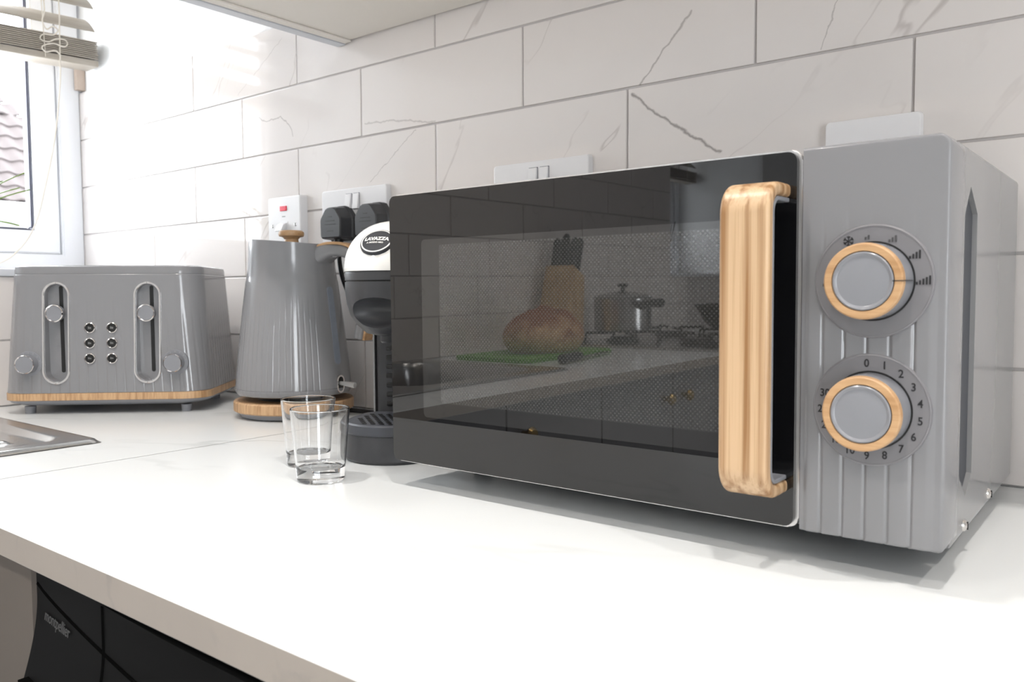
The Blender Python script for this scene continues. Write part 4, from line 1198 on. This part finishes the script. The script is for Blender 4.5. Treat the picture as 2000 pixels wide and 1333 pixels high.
for i in range(3):
    for j in range(2):
        b0 = Vector((-0.028 + 0.028 * i, 0.030 + 0.030 * j, 0.222 - 0.012 * j))
        dd = Vector((0, 0.31, 0.95)).normalized()
        L_ = 0.095 + 0.012 * ((i + j) % 2)
        obj('knife_handle', tube(NB(), [b0 - dd * 0.01, b0 + dd * 0.02, b0 + dd * L_ * 0.9, b0 + dd * L_], [0.0085, 0.0105, 0.0115, 0.006], 12), m_black, kbk)
# gas hob with pans
hob = tag(empty('gas_hob', (-1.135, -2.09, 0.0)), 'steel gas hob with black pan supports', 'hob')
obj('hob_plate', box_(-0.245, 0.245, -0.29, 0.29, 0.0003, 0.008, bev=0.003), m_steel, hob)
burn = [(-0.12, 0.15), (0.12, 0.15), (-0.12, -0.15), (0.10, -0.15)]
for (bx, by) in burn:
    obj('burner', lathe(NB(), [(0.05, 0.0081), (0.048, 0.016), (0.038, 0.018), (0.036, 0.024), (0, 0.025)], 32, (bx, by, 0)), m_black, hob)
    bmx = NB()
    for q in range(4):
        a = R(45 + 90 * q); c_, s_ = math.cos(a), math.sin(a)
        tube(bmx, [(bx + 0.115 * c_, by + 0.115 * s_, 0.008), (bx + 0.110 * c_, by + 0.110 * s_, 0.036), (bx + 0.03 * c_, by + 0.03 * s_, 0.036)], 0.0045, 8)
    obj('pan_support', bmx, m_black, hob)
for q in range(4):
    obj('control_knob', lathe(NB(), [(0.018, 0.0081), (0.016, 0.026), (0.0, 0.027)], 24, (0.215, 0.16 - 0.06 * q, 0)), m_black, hob)
pot = tag(empty('saucepan', (-1.255, -1.94, 0.0412)), 'stainless steel saucepan with a lid on the near burner', 'saucepan')
obj('pan_body', lathe(NB(), [(0, 0), (0.078, 0), (0.084, 0.004), (0.085, 0.095), (0.088, 0.098), (0.083, 0.098), (0.082, 0.006), (0, 0.005)], 56), m_steel, pot)
obj('pan_lid', lathe(NB(), [(0.0875, 0.0985), (0.080, 0.104), (0.03, 0.115), (0, 0.117)], 48), m_steel, pot)
obj('lid_knob', lathe(NB(), [(0.006, 0.116), (0.006, 0.126), (0.016, 0.130), (0.015, 0.138), (0, 0.140)], 24), m_black, pot)
obj('pan_handle', tube(NB(), spline([(0.080, 0.03, 0.075), (0.12, 0.06, 0.082), (0.19, 0.12, 0.085)], 5), 0.0125, 12), m_black, pot)
wk = tag(empty('frying_pan', (-1.03, -2.235, 0.0412)), 'deep black frying pan on the far burner', 'pan')
obj('pan_body', lathe(NB(), [(0, 0), (0.075, 0), (0.095, 0.02), (0.125, 0.070), (0.128, 0.072), (0.121, 0.070), (0.090, 0.022), (0.07, 0.004), (0, 0.004)], 56), m_black, wk)
obj('pan_handle', tube(NB(), [(0.05, -0.110, 0.058), (0.09, -0.19, 0.07), (0.125, -0.27, 0.078)], [0.008, 0.010, 0.011], 12), m_black, wk)
# reed diffuser on the far window board
rd = tag(empty('reed_diffuser', (-1.49, -2.67, SILL)), 'glass reed diffuser on the far window board', 'diffuser')
obj('jar', lathe(NB(), [(0, 0.001), (0.030, 0.001), (0.032, 0.004), (0.032, 0.050), (0.012, 0.062), (0.012, 0.075), (0.014, 0.076), (0.010, 0.076), (0.010, 0.062), (0.029, 0.050), (0.029, 0.006), (0, 0.005)], 32), m_shot, rd)
for k, (ax_, ay_) in enumerate(((-0.25, 0.45), (0.05, 0.12), (0.12, -0.28), (-0.1, -0.5), (0.2, 0.3))):
    d_ = Vector((ax_, ay_, 1)).normalized()
    obj('reed', tube(NB(), [Vector((0, 0, 0.074)) - d_ * 0.045, Vector((0, 0, 0.074)) + d_ * 0.13], 0.0016, 6), m_reed, rd)

# ------------------------------------------------------------------ ceiling spots
spots = [(-0.75, -0.72), (0.0, -0.72), (0.75, -0.72), (-0.75, -1.75), (0.0, -1.75), (0.75, -1.75)]
where = ['in the near row, window end', 'in the near row, middle', 'in the near row, added door end', 'in the far row, window end', 'in the far row, middle', 'in the far row, added door end']
for (x, y), w in zip(spots, where):
    dl = tag(empty('downlight', (x, y, ZC)), 'round recessed ceiling downlight ' + w, 'downlight', 'ceiling downlights')
    obj('trim_ring', lathe(NB(), [(0.030, -0.001), (0.030, -0.004), (0.043, -0.003), (0.045, 0.0)], 40), m_white, dl)
    obj('lamp', lathe(NB(), [(0.0, -0.002), (0.029, -0.002)], 32), m_bulb, dl)
    ld = bpy.data.lights.new('downlight_and_flash_beam', 'SPOT'); ld.energy = 29; ld.color = (1.0, 0.965, 0.93); ld.spot_size = R(120); ld.spot_blend = 0.6; ld.shadow_soft_size = 0.03  # neutral, strong beam also stands in for flash bounced off the ceiling
    lo = bpy.data.objects.new('downlight_and_flash_beam', ld); col.objects.link(lo); lo.parent = dl; lo.location = (0, 0, -0.01)

# ------------------------------------------------------------------ the house across the yard
hs = tag(empty('neighbour_house', (-13.0, 0.0, 0.0)), 'neighbouring house with a pale pantile roof outside the window', 'house')
def roof_tile():
    bmx = NB(); n = 12; w = 0.27; l = 0.37; rows_ = []
    for j, (v, dz) in enumerate(((0.0, 0.035), (1.0, 0.0))):
        rows_.append([bmx.verts.new((-v * l, w * (i / n - 0.5), dz + 0.018 * math.cos(2 * PI * i / n))) for i in range(n + 1)])
    for i in range(n): bmx.faces.new((rows_[0][i], rows_[0][i + 1], rows_[1][i + 1], rows_[1][i]))
    low = [bmx.verts.new(v.co - Vector((0, 0, 0.03))) for v in rows_[0]]
    for i in range(n): bmx.faces.new((low[i], low[i + 1], rows_[0][i + 1], rows_[0][i]))
    return bmx
tmesh = finish(roof_tile()); tmesh.name = 'roof_tile'
slope = R(42)
Y0, Z0 = 5.00, 1.56     # right end of the eaves, eaves height
NR, TW = 10, 0.27
for j in range(NR):
    for i in range(8):
        yy = Y0 - TW / 2 - TW * i - 0.14 * max(0, j - 6)
        if yy < 3.7: continue
        t = link('roof_tile', tmesh, m_roof, hs)
        t.location = (-0.33 * j * math.cos(slope), yy, Z0 + 0.33 * j * math.sin(slope))
        t.rotation_euler = (0, slope, 0)
dk = obj('roof_deck', prism(NB(), [(3.6, 0.0), (4.98, 0.0), (4.98, 2.2), (4.3, 3.2), (3.6, 3.2)], -0.07, -0.04, plane='yz'), m_roof, hs)
dk.rotation_euler = (0, slope - PI / 2, 0); dk.location = (0, 0, Z0)
obj('gutter', box_(-0.02, 0.12, 3.2, 5.1, Z0 - 0.30, Z0 - 0.03, bev=0.02), m_fascia, hs)
obj('house_wall', box_(-2.5, -0.1, 3.4, 4.95, -1.2, Z0 - 0.1), m_render, hs)
obj('ground', box_(-4.0, 6.0, -6.0, 6.0, -1.3, -1.2), m_render, hs)
